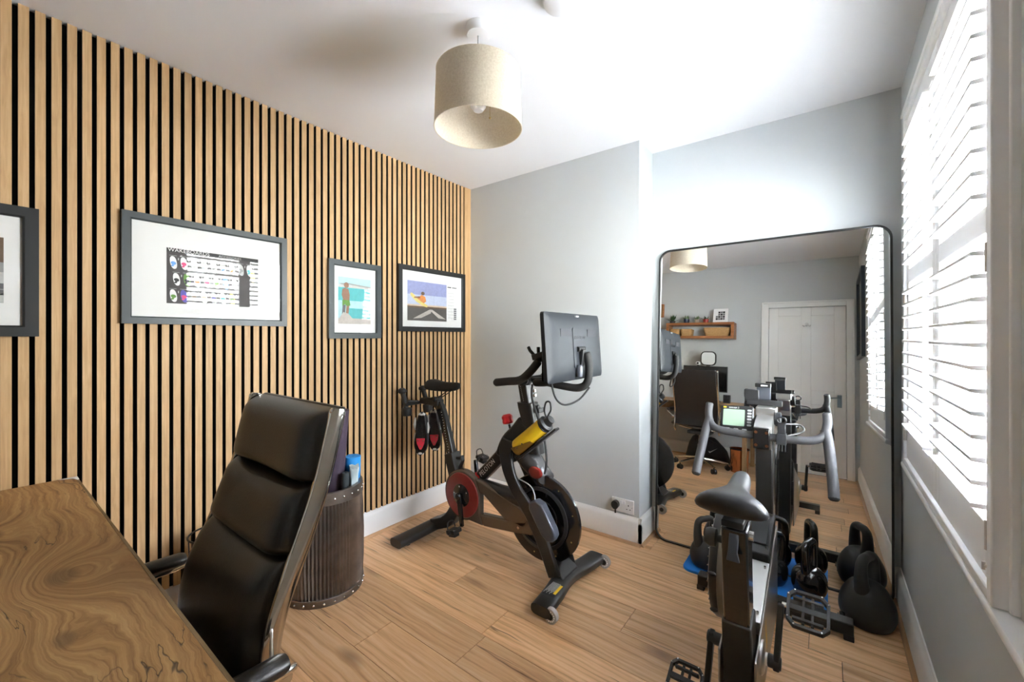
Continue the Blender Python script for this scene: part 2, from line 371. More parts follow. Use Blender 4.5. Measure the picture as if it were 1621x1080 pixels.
def text(name, body, size, pos, right, up, mat, parent, sx=1.0, extrude=0.0004, space=1.0, align='CENTER'):
    c = bpy.data.curves.new(name, 'FONT'); c.body = body; c.size = size; c.extrude = extrude; c.align_x = align; c.align_y = 'CENTER'; c.space_character = space
    c.resolution_u = 3
    c.materials.append(MAT[mat]); o = bpy.data.objects.new(name, c); COL.objects.link(o); ORG[o] = ORG[parent]
    R = Vector(right).normalized(); U = Vector(up).normalized(); N = R.cross(U)
    M = Matrix((R * sx, U, N)).transposed().to_4x4(); M.translation = Vector(pos) - ORG[parent]
    bpy.context.view_layer.update()
    me = bpy.data.meshes.new_from_object(o.evaluated_get(bpy.context.evaluated_depsgraph_get())); bpy.data.objects.remove(o)
    me.transform(M); o = bpy.data.objects.new(name, me); COL.objects.link(o); ORG[o] = ORG[parent]; o.parent = parent; return o
def stuff(o):
    o['kind'] = 'stuff'; return o
def inst(me_obj, name, delta, parent):
    o = bpy.data.objects.new(name, me_obj.data); COL.objects.link(o); o.parent = parent; o.location = Vector(me_obj.location) + Vector(delta); ORG[o] = ORG[parent]; 
    for md in me_obj.modifiers:
        b = o.modifiers.new(md.name, md.type)
        if md.type == 'BEVEL': b.width = md.width; b.segments = md.segments; b.limit_method = 'ANGLE'; b.angle_limit = md.angle_limit
    return o
# ------------------------------------------------------------------ the room
XL, XS, XR, YR, YB, YA, XB, ZC = -2.385, -2.36, 0.291, -0.56, 2.53, 2.77, -0.93, 2.524
# floor of separate laminate planks
floor = struct(B((XL - .1, YR - .1, -.06), (0.6, YA + .1, -.006), 'floor', 'gap_dark'), 'honey oak laminate floor of wide planks')
PW, GAP = 0.19, 0.0012
y = 1.927 - PW * 14; k = 0
while y < YA:
    x = XL - random.random() * 1.1
    while x < XR:
        x2 = x + 1.285
        a, b = max(x, XL) + GAP, min(x2, XR) - GAP; ya, yb = max(y, YR) + GAP, min(y + PW, YA) - GAP
        if b - a > .02 and yb - ya > .01:
            B((a, ya, -.006), (b, yb, 0), 'plank', 'floor_oak', floor)
        x = x2
    y += PW
struct(B((XL - .1, YR - .1, ZC), (0.6, YA + .1, ZC + .06), 'ceiling', 'ceiling_paint'), 'flat white painted ceiling')
# walls
wall_left = struct(B((XL - .1, YR - .1, 0), (XL, YB + .35, ZC), 'wall_left', 'felt_black'), 'wall clad in vertical oak slats over black felt')
gaps = [0.094 + .0412 * i for i in range(-16, 58)]
for g0, g1 in zip(gaps[:-1], gaps[1:]):
    a, b = max(g0 + .0145, YR), g1
    if b - a < .005: continue
    m = MB(); m.box((XL, a, .165), (XS, b, ZC), 1); m.mi[3] = 0
    # the face to the room is oak veneer, the sides black board
    for i, f in enumerate(m.f):
        if all(abs(m.v[j].x - XS) < 1e-6 for j in f): m.mi[i] = 0
        else: m.mi[i] = 1
    m.build('slat', ['slat_oak', 'slat_edge'], wall_left, smooth=0)
B((XL, gaps[-1] + .0145, .165), (XS + .002, YB, ZC), 'corner_batten', 'slat_oak', wall_left)
wb = MB()
wb.box((XL, YB, 0), (XB, YA + .1, ZC)); wb.box((XB, YA, 0), (XR, YA + .1, ZC))
wall_back = struct(wb.build('wall_back', 'wall_paint', smooth=0), 'pale grey painted wall with a chimney breast and an alcove')
WY0, WY1, WZ0, WZ1, XO = 1.235, 2.36, 0.785, 2.20, 0.50
wr = MB()
wr.box((XR, YR - .1, 0), (XO, WY0, ZC)); wr.box((XR, WY1, 0), (XO, YA + .1, ZC)); wr.box((XR, WY0, 0), (XO, WY1, WZ0)); wr.box((XR, WY0, WZ1), (XO, WY1, ZC))
struct(wr.build('wall_right', 'wall_paint', smooth=0), 'pale grey painted wall with the shuttered window')
DX0, DX1, DZ = -0.577, 0.179, 1.955
wq = MB()
wq.box((XL, YR - .12, 0), (DX0, YR, ZC)); wq.box((DX1, YR - .12, 0), (XR, YR, ZC)); wq.box((DX0, YR - .12, DZ), (DX1, YR, ZC)); wq.box((DX0, YR - .12, 0), (DX1, YR - .09, DZ))
struct(wq.build('wall_rear', 'wall_paint', smooth=0), 'pale grey painted wall with the panelled door')
# baseboards: moulded board with an oak bead at its foot
def board(name, a, b, n, label):
    a, b, n = V(a), V(b), V(n); d = b - a
    prof = [(0, 0), (.019, 0), (.019, .135), (.014, .15), (.008, .158), (.005, .165), (0, .165)]
    o = MB().loft([[p + n * q[0] + V(0, 0, q[1]) for q in prof] for p in (a, b)]).build(name, 'white_trim', smooth=30)
    struct(o, label)
    return o
def bead(name, a, b, n, mat):
    a, b, n = V(a), V(b), V(n)
    prof = [(.019, 0), (.035, 0), (.0345, .006), (.031, .012), (.026, .0155), (.019, .017)]
    return struct(MB().loft([[p + n * q[0] + V(0, 0, q[1]) for q in prof] for p in (a, b)]).build(name, mat, smooth=40), 'thin oak bead along the foot of the baseboard')
E_ = .019
bl = [('left', (XL, YR, 0), (XL, YB, 0), (1, 0, 0)), ('back_breast', (XL, YB, 0), (XB + E_, YB, 0), (0, -1, 0)), ('back_return', (XB, YB - E_, 0), (XB, YA, 0), (1, 0, 0)),
      ('back', (XB, YA, 0), (XR, YA, 0), (0, -1, 0)), ('right', (XR, YR, 0), (XR, YA, 0), (-1, 0, 0)), ('rear', (XL, YR, 0), (DX0 - .075, YR, 0), (0, 1, 0))]
for i, (nm, a, b, n) in enumerate(bl):
    if nm == 'left': a, b = (XL + .012, YR, 0), (XL + .012, YB, 0)
    board('baseboard_' + nm, a, b, n, 'white painted baseboard, ' + nm.replace('_', ' ') + ' run')
    bead('trim_%d' % (i + 1), a, b, n, 'bead_oak_y' if abs(n[0]) else 'bead_oak')

# ------------------------------------------------------------------ window with plantation shutters
win = sroot('window_1', (0.27, 1.79, .785), 'white plantation shutters with open louvres over a sash window')
FX, FY0, FY1, FZ0, FZ1 = 0.255, 1.21, 2.385, 0.77, 2.225
m = MB()
for a, b in [((FX, FY0, FZ0), (.30, FY0 + .028, FZ1)), ((FX, FY1 - .028, FZ0), (.30, FY1, FZ1)), ((FX, FY0 + .028, FZ0), (.30, FY1 - .028, FZ0 + .025)), ((FX, FY0 + .028, FZ1 - .028), (.30, FY1 - .028, FZ1))]: m.box(a, b)
m.build('frame', 'shutter_white', win, bevel=.003)
m = MB()
m.box((FX - .006, FY0 - .012, FZ1 - .003), (XR, FY1 + .012, FZ1 + .014)); m.box((.278, FY0 - .012, FZ0), (XR + .002, FY0, FZ1)); m.box((.278, FY1, FZ0), (XR + .002, FY1 + .012, FZ1))
m.build('frame_bead', 'shutter_white', win, bevel=.002)
MB().loft([[V(x, yy, z) for x, z in [(XR, .728), (.279, .728), (.274, .738), (.270, .744), (.256, .746), (.252, .750), (.252, .762), (.255, .767), (XR, .768)]] for yy in (1.0, FY1 + .03)]).build('sill', 'shutter_white', win, smooth=50)
# recess lining and sash
m = MB()
for a, b in [((.30, WY0 - .001, WZ0), (.47, WY0 + .012, WZ1)), ((.30, WY1 - .012, WZ0), (.47, WY1 + .001, WZ1)), ((.30, WY0, WZ1 - .012), (.47, WY1, WZ1 + .001)), ((.30, WY0, WZ0 - .001), (.47, WY1, WZ0 + .012))]: m.box(a, b)
m.build('reveal', 'white_gloss', win, smooth=0)
m = MB(); sy0, sy1, sz0, sz1 = WY0 + .012, WY1 - .012, WZ0 + .012, WZ1 - .012
for a, b in [((.43, sy0, sz0), (.465, sy0 + .045, sz1)), ((.43, sy1 - .045, sz0), (.465, sy1, sz1)), ((.43, sy0, sz0), (.465, sy1, sz0 + .06)), ((.43, sy0, sz1 - .05), (.465, sy1, sz1)), ((.43, sy0, 1.49), (.465, sy1, 1.53))]: m.box(a, b)
sash = m.build('sash', 'white_gloss', win, bevel=.003)
for z0, z1 in ((sz0 + .06, 1.49), (1.53, sz1 - .05)):
    B((.446, sy0 + .045, z0), (.449, sy1 - .045, z1), 'pane', 'window_glass', sash)
MB().tube(cr([(.425, 2.03, 2.1), (.424, 2.032, 1.6), (.425, 2.03, 1.06)], 4), .0022, 6).build('blind_cord', 'pot_clay', win)
# two leaves
PXF, PXB = 0.264, 0.291
LZ = [0.943 + .0484 * i for i in range(12)] + [1.595 + .0486 * i for i in range(11)]
m = MB()
prof = [(-.032, .0036), (-.0305, .0044), (-.012, .0058), (.012, .0058), (.0305, .0044), (.032, .0036), (.032, -.0036), (.0305, -.0044), (.012, -.0058), (-.012, -.0058), (-.0305, -.0044), (-.032, -.0036)]
LX = 0.274
louvres0 = None
for (ly0, ly1, p0, p1, hy) in [(1.284, 1.737, 1.240, 1.783, 1.243), (1.836, 2.30, 1.786, 2.355, 2.352)]:
    m = MB()
    m.box((PXF, p0, .797), (PXB, ly0, 2.195)); m.box((PXF, ly1, .797), (PXB, p1, 2.195))
    for z0, z1 in ((.797, .912), (1.515, 1.573), (2.108, 2.195)): m.box((PXF, ly0, z0), (PXB, ly1, z1))
    leaf = m.build('shutter_leaf', 'shutter_white', win, bevel=.003)
    first = None
    for z in LZ:
        if first is None:
            first = MB().loft([[V(LX + a, yy, z + b) for a, b in prof] for yy in (ly0 + .0015, ly1 - .0015)]).build('louvre', 'shutter_white', leaf, smooth=50)
        else: inst(first, 'louvre', (0, 0, z - LZ[0]), leaf)
    for z in (.90, 1.46, 2.06):
        hm = MB().cyl((.259, hy, z - .03), (.259, hy, z + .03), .006, n=10); hm.box((.258, hy - .012, z - .028), (.262, hy + .012, z + .028))
        hm.build('hinge', 'hinge_metal', leaf)
MB().cyl((.264, 1.262, .83), (.256, 1.262, .83), .004, n=8).cyl((.256, 1.262, .822), (.256, 1.262, .838), .003, n=8).build('catch', 'hinge_metal', win)

# ------------------------------------------------------------------ door behind the camera (seen in the mirror)
dr = sroot('door_1', (-.2, YR, 0), 'white four-panel door with architrave')
m = MB()
for a, b in [((DX0 - .075, YR - .01, 0), (DX0, YR + .022, DZ + .07)), ((DX1, YR - .01, 0), (DX1 + .07, YR + .022, DZ + .07)), ((DX0, YR - .01, DZ), (DX1, YR + .022, DZ + .07))]: m.box(a, b)
for a, b in [((DX0 - .075, YR + .022, 0), (DX0 - .055, YR + .03, DZ + .07)), ((DX0 - .055, YR + .022, DZ + .05), (DX1 + .05, YR + .03, DZ + .07)), ((DX1 + .05, YR + .022, 0), (DX1 + .07, YR + .03, DZ + .07))]: m.box(a, b)
m.build('architrave', 'white_gloss', dr, bevel=.005)
m = MB(); yb, yf = YR - .045, YR - .005
px = [(DX0 + .003, -.476), (-.246, -.148), (.068, DX1 - .003)]
for a, b in px: m.box((a, yb, .004), (b, yf, DZ - .003))
for a, b in ((-.476, -.246), (-.148, .068)):
    for z0, z1 in ((.004, .22), (.80, .965), (1.85, DZ - .003)): m.box((a, yb, z0), (b, yf, z1))
leaf = m.build('door_leaf', 'white_gloss', dr, bevel=.004)
for a, b in ((-.476, -.246), (-.148, .068)):
    for z0, z1 in ((.22, .80), (.965, 1.85)): B((a, yb + .01, z0), (b, yf - .012, z1), 'panel', 'white_gloss', leaf)
m = MB(); m.box((.095, yf, .79), (.137, yf + .008, .93)); m.cyl((.116, yf + .008, .895), (.116, yf + .05, .895), .009, n=12); m.tube(cr([(.116, yf + .05, .895), (.08, yf + .052, .897), (.02, yf + .05, .889), (.005, yf + .045, .887)], 4), .008, 10)
m.build('handle', 'handle_blue', leaf, bevel=.001)
m = MB(); m.cyl((-.19, yf, 1.745), (-.19, yf + .006, 1.745), .022, n=16)
for s in (-1, 0, 1): m.tube(cr([(-.19, yf + .005, 1.745), (-.19 + s * .03, yf + .03, 1.72), (-.19 + s * .036, yf + .04, 1.735)], 4), .005, 8)
m.build('coat_hook', 'aluminium', leaf)
for z in (.3, 1.7): B((DX0 - .004, yf - .01, z), (DX0 + .006, yf + .006, z + .09), 'hinge', 'hinge_metal', leaf)

# ------------------------------------------------------------------ socket with plug on the chimney breast
so = thing('wall_socket', 'white double wall socket on the chimney breast above the baseboard', 'socket', (-1.03, YB, .222))
MB().box((-1.107, YB - .011, .18), (-.961, YB, .266)).build('plate', 'socket_white', so, bevel=.003)
m = MB()
for x in (-1.042, -1.022): m.box((x - .008, YB - .016, .236), (x + .008, YB - .01, .256))
m.build('switch', 'white_plastic', so, bevel=.001)
m = MB()
m.box((-.998, YB - .0117, .226), (-.993, YB - .0105, .236)); m.box((-1.010, YB - .0117, .205), (-1.002, YB - .0105, .209)); m.box((-.989, YB - .0117, .205), (-.981, YB - .0105, .209)); m.cyl((-.972, YB - .0117, .222), (-.972, YB - .0105, .222), .002, n=8)
m.build('pin_holes', 'logo_dark', so, smooth=0)
pg = MB()
pg.prism([(math.cos(a) * .024, math.sin(a) * .026) for a in [PI * (i / 8) - .35 for i in range(0, 12)]] + [(-.010, -.027), (.010, -.027)], (-1.077, YB - .011, .226), (1, 0, 0), (0, 0, 1), (0, -.026, 0))
pg.tube(cr([(-1.077, YB - .022, .205), (-1.077, YB - .024, .186), (-1.077, YB - .0235, .172)], 5), .0055, 8)
pgo = pg.build('mains_plug', 'black_plastic', None, bevel=0, org=(-1.077, YB - .02, .2)); tag(pgo, 'black mains plug in the left half of the white socket', 'plug')
# ------------------------------------------------------------------ ceiling things
lx, ly = -1.093, 1.216
lamp = thing('pendant_lamp', 'drum pendant lamp with a cream linen shade hanging from the ceiling', 'lamp', (lx, ly, ZC))
MB().lathe([(.001, 0), (.046, 0), (.048, -.006), (.048, -.032), (.044, -.038), (.001, -.039)], (lx, ly, ZC), n=32).build('ceiling_rose', 'white_plastic', lamp)
MB().cyl((lx, ly, ZC - .038), (lx, ly, 2.315), .003, n=8).build('cord', 'button_grey', lamp)
m = MB(); n = 64
for r0, r1 in ((.172, .1695),):
    m.loft([[V(lx + math.cos(2 * PI * j / n) * r, ly + math.sin(2 * PI * j / n) * r, z) for j in range(n)] for r, z in ((r0 - .008, 2.339), (r0, 2.118), (r1, 2.118), (r1 - .008, 2.339))], caps=False, closed=True)
sh = m.build('lamp_shade', 'linen_shade', lamp)
for z, r in ((2.337, .1635), (2.119, .1715)):
    MB().tube([(lx + math.cos(2 * PI * j / 48) * r, ly + math.sin(2 * PI * j / 48) * r, z) for j in range(48)], .002, 6, closed=True).build('shade_rim', 'linen_shade', sh)
m = MB()
for a in range(3): m.cyl((lx, ly, 2.30), (lx + math.cos(a * 2.094) * .163, ly + math.sin(a * 2.094) * .163, 2.325), .002, n=6)
m.lathe([(.022, 0), (.022, .02)], (lx, ly, 2.29), n=20); m.build('shade_fitter', 'white_plastic', sh)
m = MB(); m.lathe([(.001, .13), (.02, .13), (.02, .09), (.016, .075), (.001, .075)], (lx, ly, 2.218), n=16); m.build('lamp_holder', 'white_plastic', lamp)
MB().lathe([(.013, .08), (.015, .065), (.028, .04), (.033, .015), (.030, -.008), (.018, -.024), (.001, -.029)], (lx, ly, 2.213), n=20).build('bulb', 'white_plastic', lamp)
MB().cyl((lx + .035, ly + .03, 2.30), (lx + .035, ly + .03, 2.165), .0012, n=6).sphere((lx + .035, ly + .03, 2.163), .005, 8, 6).build('pull_cord', 'brass', lamp)
al = thing('smoke_alarm', 'round white smoke alarm on the ceiling', 'smoke alarm', (-.754, 1.286, ZC))
MB().lathe([(.001, 0), (.07, 0), (.07, -.012), (.066, -.03), (.056, -.036), (.001, -.037)], (-.754, 1.286, ZC), n=36).build('casing', 'white_plastic', al)
m = MB()
for i in range(4): m.box((-.735, 1.245 + i * .006, ZC - .0375), (-.715, 1.248 + i * .006, ZC - .0365))
m.cyl((-.70, 1.255, ZC - .037), (-.70, 1.255, ZC - .0345), .002, n=8); stuff(m.build('grille', 'logo_dark', al, smooth=0))

# ------------------------------------------------------------------ framed pictures on the slats
PX = XS + .001
plain('print_dark', (0.055, 0.048, 0.05), 0.6, var=0.5, vscale=14)
plain('print_ink', (0.02, 0.02, 0.022), 0.6)
for nm, c in dict(ink_white=(.8, .8, .8), ink_pale=(.55, .56, .55), ink_blue=(.12, .32, .68), ink_pink=(.75, .08, .22), ink_green=(.13, .30, .05), ink_violet=(.10, .09, .45), ink_grey=(.32, .33, .33), ink_orange=(.70, .25, .06), ink_yellow=(.72, .6, .2), ink_skin=(.30, .16, .10), ink_teal=(.10, .48, .50), ink_aqua=(.42, .66, .70), ink_sky=(.30, .33, .58), ink_sky2=(.50, .56, .72), ink_dusk=(.66, .50, .38), ink_sea=(.10, .09, .085), ink_foam=(.52, .48, .44), ink_brown=(.16, .10, .06), ink_mid=(.14, .14, .15)).items():
    plain(nm, c, 0.6, var=0.18, vscale=60)
def picture(name, label, y0, y1, z0, z1, fw, mount, fmat, paint, tilt=0.0):
    t = thing(name, label, 'picture', (PX, (y0 + y1) / 2, z0), 'framed pictures on the slat wall')
    m = MB(); d = .022
    ring = lambda a: [(y0 + a, z0 + a), (y1 - a, z0 + a), (y1 - a, z1 - a), (y0 + a, z1 - a)]
    rs = []
    for a, x in ((0, 0), (0, d), (fw * .85, d), (fw, d - .004), (fw, .004), (fw, 0)): rs.append([V(PX + x, *p) for p in ring(a)])
    m.loft(rs, caps=False, closed=True); m.build('frame', fmat, t, smooth=20)
    B((PX, y0 + fw * .6, z0 + fw * .6), (PX + .008, y1 - fw * .6, z1 - fw * .6), 'mount', 'mount_white', t)
    yy0, yy1, zz0, zz1 = mount                      # print rectangle
    mats = []; m = MB()
    def idx(mt):
        if mt not in mats: mats.append(mt)
        return mats.index(mt)
    W, H = yy1 - yy0, zz1 - zz0
    def poly(pts, mt, layer=1):
        x = PX + .008 + .00025 * layer
        m.add([(x, yy0 + p[0] * W, zz0 + p[1] * H) for p in pts], [tuple(range(len(pts)))], idx(mt))
    poly([(0, 0), (1, 0), (1, 1), (0, 1)], paint[0], 1)
    paint[1](poly, t, (yy0, zz0, W, H))
    m.build('print', mats, t, smooth=0)
    B((PX + .013, y0 + fw * .9, z0 + fw * .9), (PX + .0145, y1 - fw * .9, z1 - fw * .9), 'glass', 'pane_glass', t)
    return t
def ell(cx, cz, rx, rz, n=20, rot=0.0, e=1.0):
    out = []
    for i in range(n):
        a = 2 * PI * i / n; c, s = math.cos(a), math.sin(a)
        x, z = rx * math.copysign(abs(c) ** e, c), rz * math.copysign(abs(s) ** e, s)
        out.append((cx + x * math.cos(rot) - z * math.sin(rot), cz + x * math.sin(rot) + z * math.cos(rot)))
    return out
def rect(a, b, c, d): return [(a, b), (c, b), (c, d), (a, d)]
def paint_boards(poly, t, R):
    y0, z0, W, H = R
    poly(rect(0, .93, 1, 1), 'print_ink', 2)
    cols = [('ink_white', 'ink_blue'), ('ink_white', 'ink_pink'), ('ink_white', 'ink_pale'), ('ink_pale', 'ink_sky2'), ('ink_white', 'ink_grey'), ('ink_pale', 'ink_blue'), ('ink_white', 'ink_orange'), ('ink_pale', 'ink_grey'), ('ink_white', 'ink_teal')]
    for r, (zc, row) in enumerate([(.74, cols), (.44, [('ink_white', 'print_ink'), ('ink_green', 'print_ink'), ('ink_white', 'ink_orange'), ('ink_pale', 'ink_pink'), ('ink_white', 'ink_green'), ('ink_blue', 'ink_white'), ('ink_pale', 'ink_grey')]), (.14, [('ink_white', 'ink_green'), ('ink_violet', 'ink_pink'), ('ink_mid', 'ink_brown'), ('ink_white', 'ink_dusk'), ('ink_grey', 'ink_violet'), ('ink_white', 'ink_teal'), ('ink_yellow', 'ink_green')])]):
        for i, (a, b) in enumerate(row):
            yc = .066 + i * .103 + (.03 if r == 1 else 0)
            poly(ell(yc, zc, .033, .115, 20, .10, .9), a, 3); poly(ell(yc, zc - .01, .026, .032, 12, .3), b, 4); poly(ell(yc - .008, zc - .055, .014, .02, 10, -.4), b, 4)
            poly(rect(yc + .044, zc + .05, yc + .052, zc + .09), 'ink_pale', 3)
            poly(rect(yc - .04, zc + .122, yc + .03, zc + .130), 'ink_grey', 3)
    poly(ell(.93, .62, .03, .11, 16, .05), 'ink_yellow', 4)
    text('heading', 'WAKEBOARDS', .0235, (PX + .0098, y0 + W * .012, z0 + H * .965), (0, 1, 0), (0, 0, 1), 'ink_white', t, sx=1.0, align='LEFT', extrude=.0001)
    text('subheading', 'ACCESSORIES', .016, (PX + .0098, y0 + W * .66, z0 + H * .955), (0, 1, 0), (0, 0, 1), 'ink_pale', t, align='CENTER', extrude=.0001)
def paint_wader(poly, t, R):
    poly(rect(0, .84, 1, 1), 'ink_aqua', 2); poly(rect(0, .5, 1, .78), 'ink_teal', 2); poly(rect(0, .78, 1, .84), 'ink_pale', 2); poly(rect(0, .3, 1, .5), 'ink_aqua', 2); poly(rect(.3, .12, 1, .34), 'ink_teal', 3); poly(rect(0, 0, 1, .12), 'ink_foam', 2)
    poly([(.0, .86), (.15, .83), (.3, .85), (1, .8), (1, .84), (.3, .88)], 'ink_grey', 3)
    poly(ell(.24, .83, .075, .06), 'ink_skin', 4)
    poly([(.12, .74), (.2, .77), (.3, .75), (.34, .62), (.33, .5), (.15, .5), (.10, .62)], 'ink_skin', 4)
    poly([(.12, .51), (.33, .51), (.36, .40), (.25, .38), (.2, .42), (.12, .38)], 'ink_green', 5)
    poly([(.13, .4), (.22, .41), (.2, .2), (.1, .12)], 'ink_mid', 4); poly([(.24, .4), (.33, .4), (.3, .2), (.22, .18)], 'ink_skin', 4)
    poly([(.05, .14), (.15, .25), (.3, .22), (.5, .06), (.4, .0), (.1, .0)], 'ink_foam', 5)
def paint_jump(poly, t, R):
    y0, z0, W, H = R
    poly(rect(0, 0, .77, 1), 'ink_sky', 2)
    for i in range(6): poly(rect(0, .36 + i * .05, .77, .41 + i * .05), ('ink_dusk', 'ink_sky2')[i > 0], 3)
    poly(rect(0, 0, .77, .36), 'ink_sea', 3); poly(rect(0, .33, .77, .37), 'ink_brown', 4)
    poly([(.42, .3), (.47, .3), (.75, .06), (.6, .08), (.46, .24)], 'ink_foam', 4); poly([(.42, .3), (.46, .3), (.44, .2), (.25, .07), (.1, .05)], 'ink_foam', 4)
    poly([(.05, .68), (.08, .7), (.2, .56), (.38, .4), (.37, .35), (.3, .37), (.16, .48), (.06, .62)], 'ink_yellow', 5)
    poly([(.18, .56), (.26, .66), (.33, .62), (.35, .5), (.3, .45)], 'ink_orange', 6); poly(ell(.285, .70, .035, .045), 'ink_brown', 7)
    poly([(.22, .62), (.12, .6), (.12, .57), (.24, .57)], 'ink_skin', 6)
    poly(rect(.77, 0, 1, 1), 'ink_white', 3)
    for i in range(9): poly(rect(.8, .1 + i * .085, .93, .112 + i * .085), 'ink_pale', 4)
    poly(rect(.79, .93, .87, .955), 'print_ink', 4); poly(rect(.89, .93, .99, .955), 'ink_mid', 4)
    for i in range(6): poly(rect(.93, .06 + i * .055, .985, .10 + i * .055), 'ink_mid', 4)
def paint_street(poly, t, R):
    poly(rect(0, .62, 1, 1), 'ink_brown', 2); poly(rect(0, .3, 1, .47), 'ink_pale', 2); poly(rect(0, .12, 1, .3), 'ink_mid', 2); poly(rect(0, 0, 1, .14), 'ink_pale', 2)
    random.seed(3)
    for i in range(90):
        a, b = random.random() * .96, .47 + random.random() * .5; s = .012 + random.random() * .02
        poly(rect(a, b, a + s * 1.6, min(1, b + s)), random.choice(['ink_green', 'ink_grey', 'ink_mid', 'ink_yellow', 'print_ink']), 3)
    poly(rect(0, .2, 1, .215), 'ink_grey', 3); poly(rect(.1, .04, .97, .052), 'print_ink', 3)
picture('framed_picture', 'dark framed picture at the left edge beside the desk corner, above it', -.50, .158, 1.30, 1.775, .040, (-.38, .075, 1.42, 1.655), 'frame_black', ('ink_grey', paint_street))
picture('framed_picture', 'wide dark framed poster of wakeboards in rows', .385, 1.049, 1.355, 1.832, .032, (.535, .91, 1.45, 1.70), 'frame_slate', ('print_dark', paint_boards))
picture('framed_picture', 'small upright grey framed photo of a man standing in shallow water', 1.287, 1.647, 1.288, 1.765, .036, (1.352, 1.575, 1.378, 1.665), 'frame_slate', ('ink_aqua', paint_wader))
picture('framed_picture', 'black framed photo of a wakeboarder in mid air, nearest the room corner', 1.789, 2.444, 1.337, 1.803, .034, (1.87, 2.36, 1.415, 1.70), 'frame_black', ('ink_white', paint_jump))

# ------------------------------------------------------------------ tall leaning mirror
tl = math.radians(2.6)
MO = V(0, 2.675, 0.0); MU = V(0, math.sin(tl), math.cos(tl)); MN = V(0, -math.cos(tl), math.sin(tl))
mir = thing('floor_mirror', 'tall rounded floor mirror with a thin black frame leaning in the alcove', 'mirror', (-.31, 2.69, 0))
def rrect(x0, x1, h0, h1, r, n=8):
    out = []
    for cx, ch, a0 in ((x1 - r, h0 + r, -PI / 2), (x1 - r, h1 - r, 0), (x0 + r, h1 - r, PI / 2), (x0 + r, h0 + r, PI)):
        for i in range(n + 1):
            a = a0 + PI / 2 * i / n; out.append((cx + math.cos(a) * r, ch + math.sin(a) * r))
    return out
MX0, MX1, MH = -.878, .258, 1.862
ro, ri = rrect(MX0, MX1, .002, MH, .07), rrect(MX0 + .009, MX1 - .009, .011, MH - .009, .062)
pt = lambda p, d: MO + V(p[0], 0, 0) + MU * p[1] + MN * d
m = MB(); m.loft([[pt(p, -.02) for p in ro], [pt(p, .008) for p in ro], [pt(p, .008) for p in ri], [pt(p, -.02) for p in ri]], caps=False, closed=True)
m.build('frame', 'black_metal', mir, smooth=40)
MB().loft([[pt(p, -.006) for p in rrect(MX0 + .006, MX1 - .006, .008, MH - .006, .063)], [pt(p, 0) for p in rrect(MX0 + .006, MX1 - .006, .008, MH - .006, .063)]]).build('mirror_glass', 'mirror_silver', mir, smooth=0)
MB().loft([[pt(p, -.019) for p in rrect(MX0 + .006, MX1 - .006, .008, MH - .006, .063)], [pt(p, -.008) for p in rrect(MX0 + .006, MX1 - .006, .008, MH - .006, .063)]]).build('backing_board', 'black_plastic', mir, smooth=0)

# ------------------------------------------------------------------ desk
DKX0, DKX1, DKY0, DKY1 = -2.345, -.655, -.50, .257
dk = thing('desk', 'rustic brown wooden desk with knotted top in the near left corner', 'desk', (-1.5, -.12, 0))
dt = MB().box((DKX0, DKY0, .712), (DKX1, DKY1 - .006, .75)).build('desk_top', 'desk_rustic', dk, bevel=.002)
B((DKX0, DKY1 - .006, .712), (DKX1, DKY1, .7495), 'edge_band', 'desk_edge', dt)
m = MB(); m.add([(DKX0, DKY1 + .0002, .7508), (DKX0 + .05, DKY1 + .0002, .7508), (DKX0 + .062, DKY1 - .004, .7508), (DKX0 + .028, DKY1 - .014, .7508), (DKX0 + .012, DKY1 - .045, .7508), (DKX0, DKY1 - .05, .7508)], [(0, 1, 2, 3, 4, 5)])
m.add([(DKX0, DKY1 + .0006, .742), (DKX0 + .045, DKY1 + .0006, .744), (DKX0 + .05, DKY1 + .0006, .7508), (DKX0, DKY1 + .0006, .7508)], [(0, 1, 2, 3)])
cm = m.build('chipped_corner', 'paper_white', dt, smooth=0); cm['label'] = 'bare white chip at the desk corner'
for x in (-2.28, -.72):
    for yy in (-.44, .2): B((x - .022, yy - .022, 0), (x + .022, yy + .022, .712), 'leg', 'leg_wood', dk, bevel=.003)
m = MB(); m.box((-2.258, -.455, .63), (-.742, -.425, .71)); m.box((-2.258, .19, .66), (-.742, .21, .71)); m.build('apron', 'leg_wood', dk)

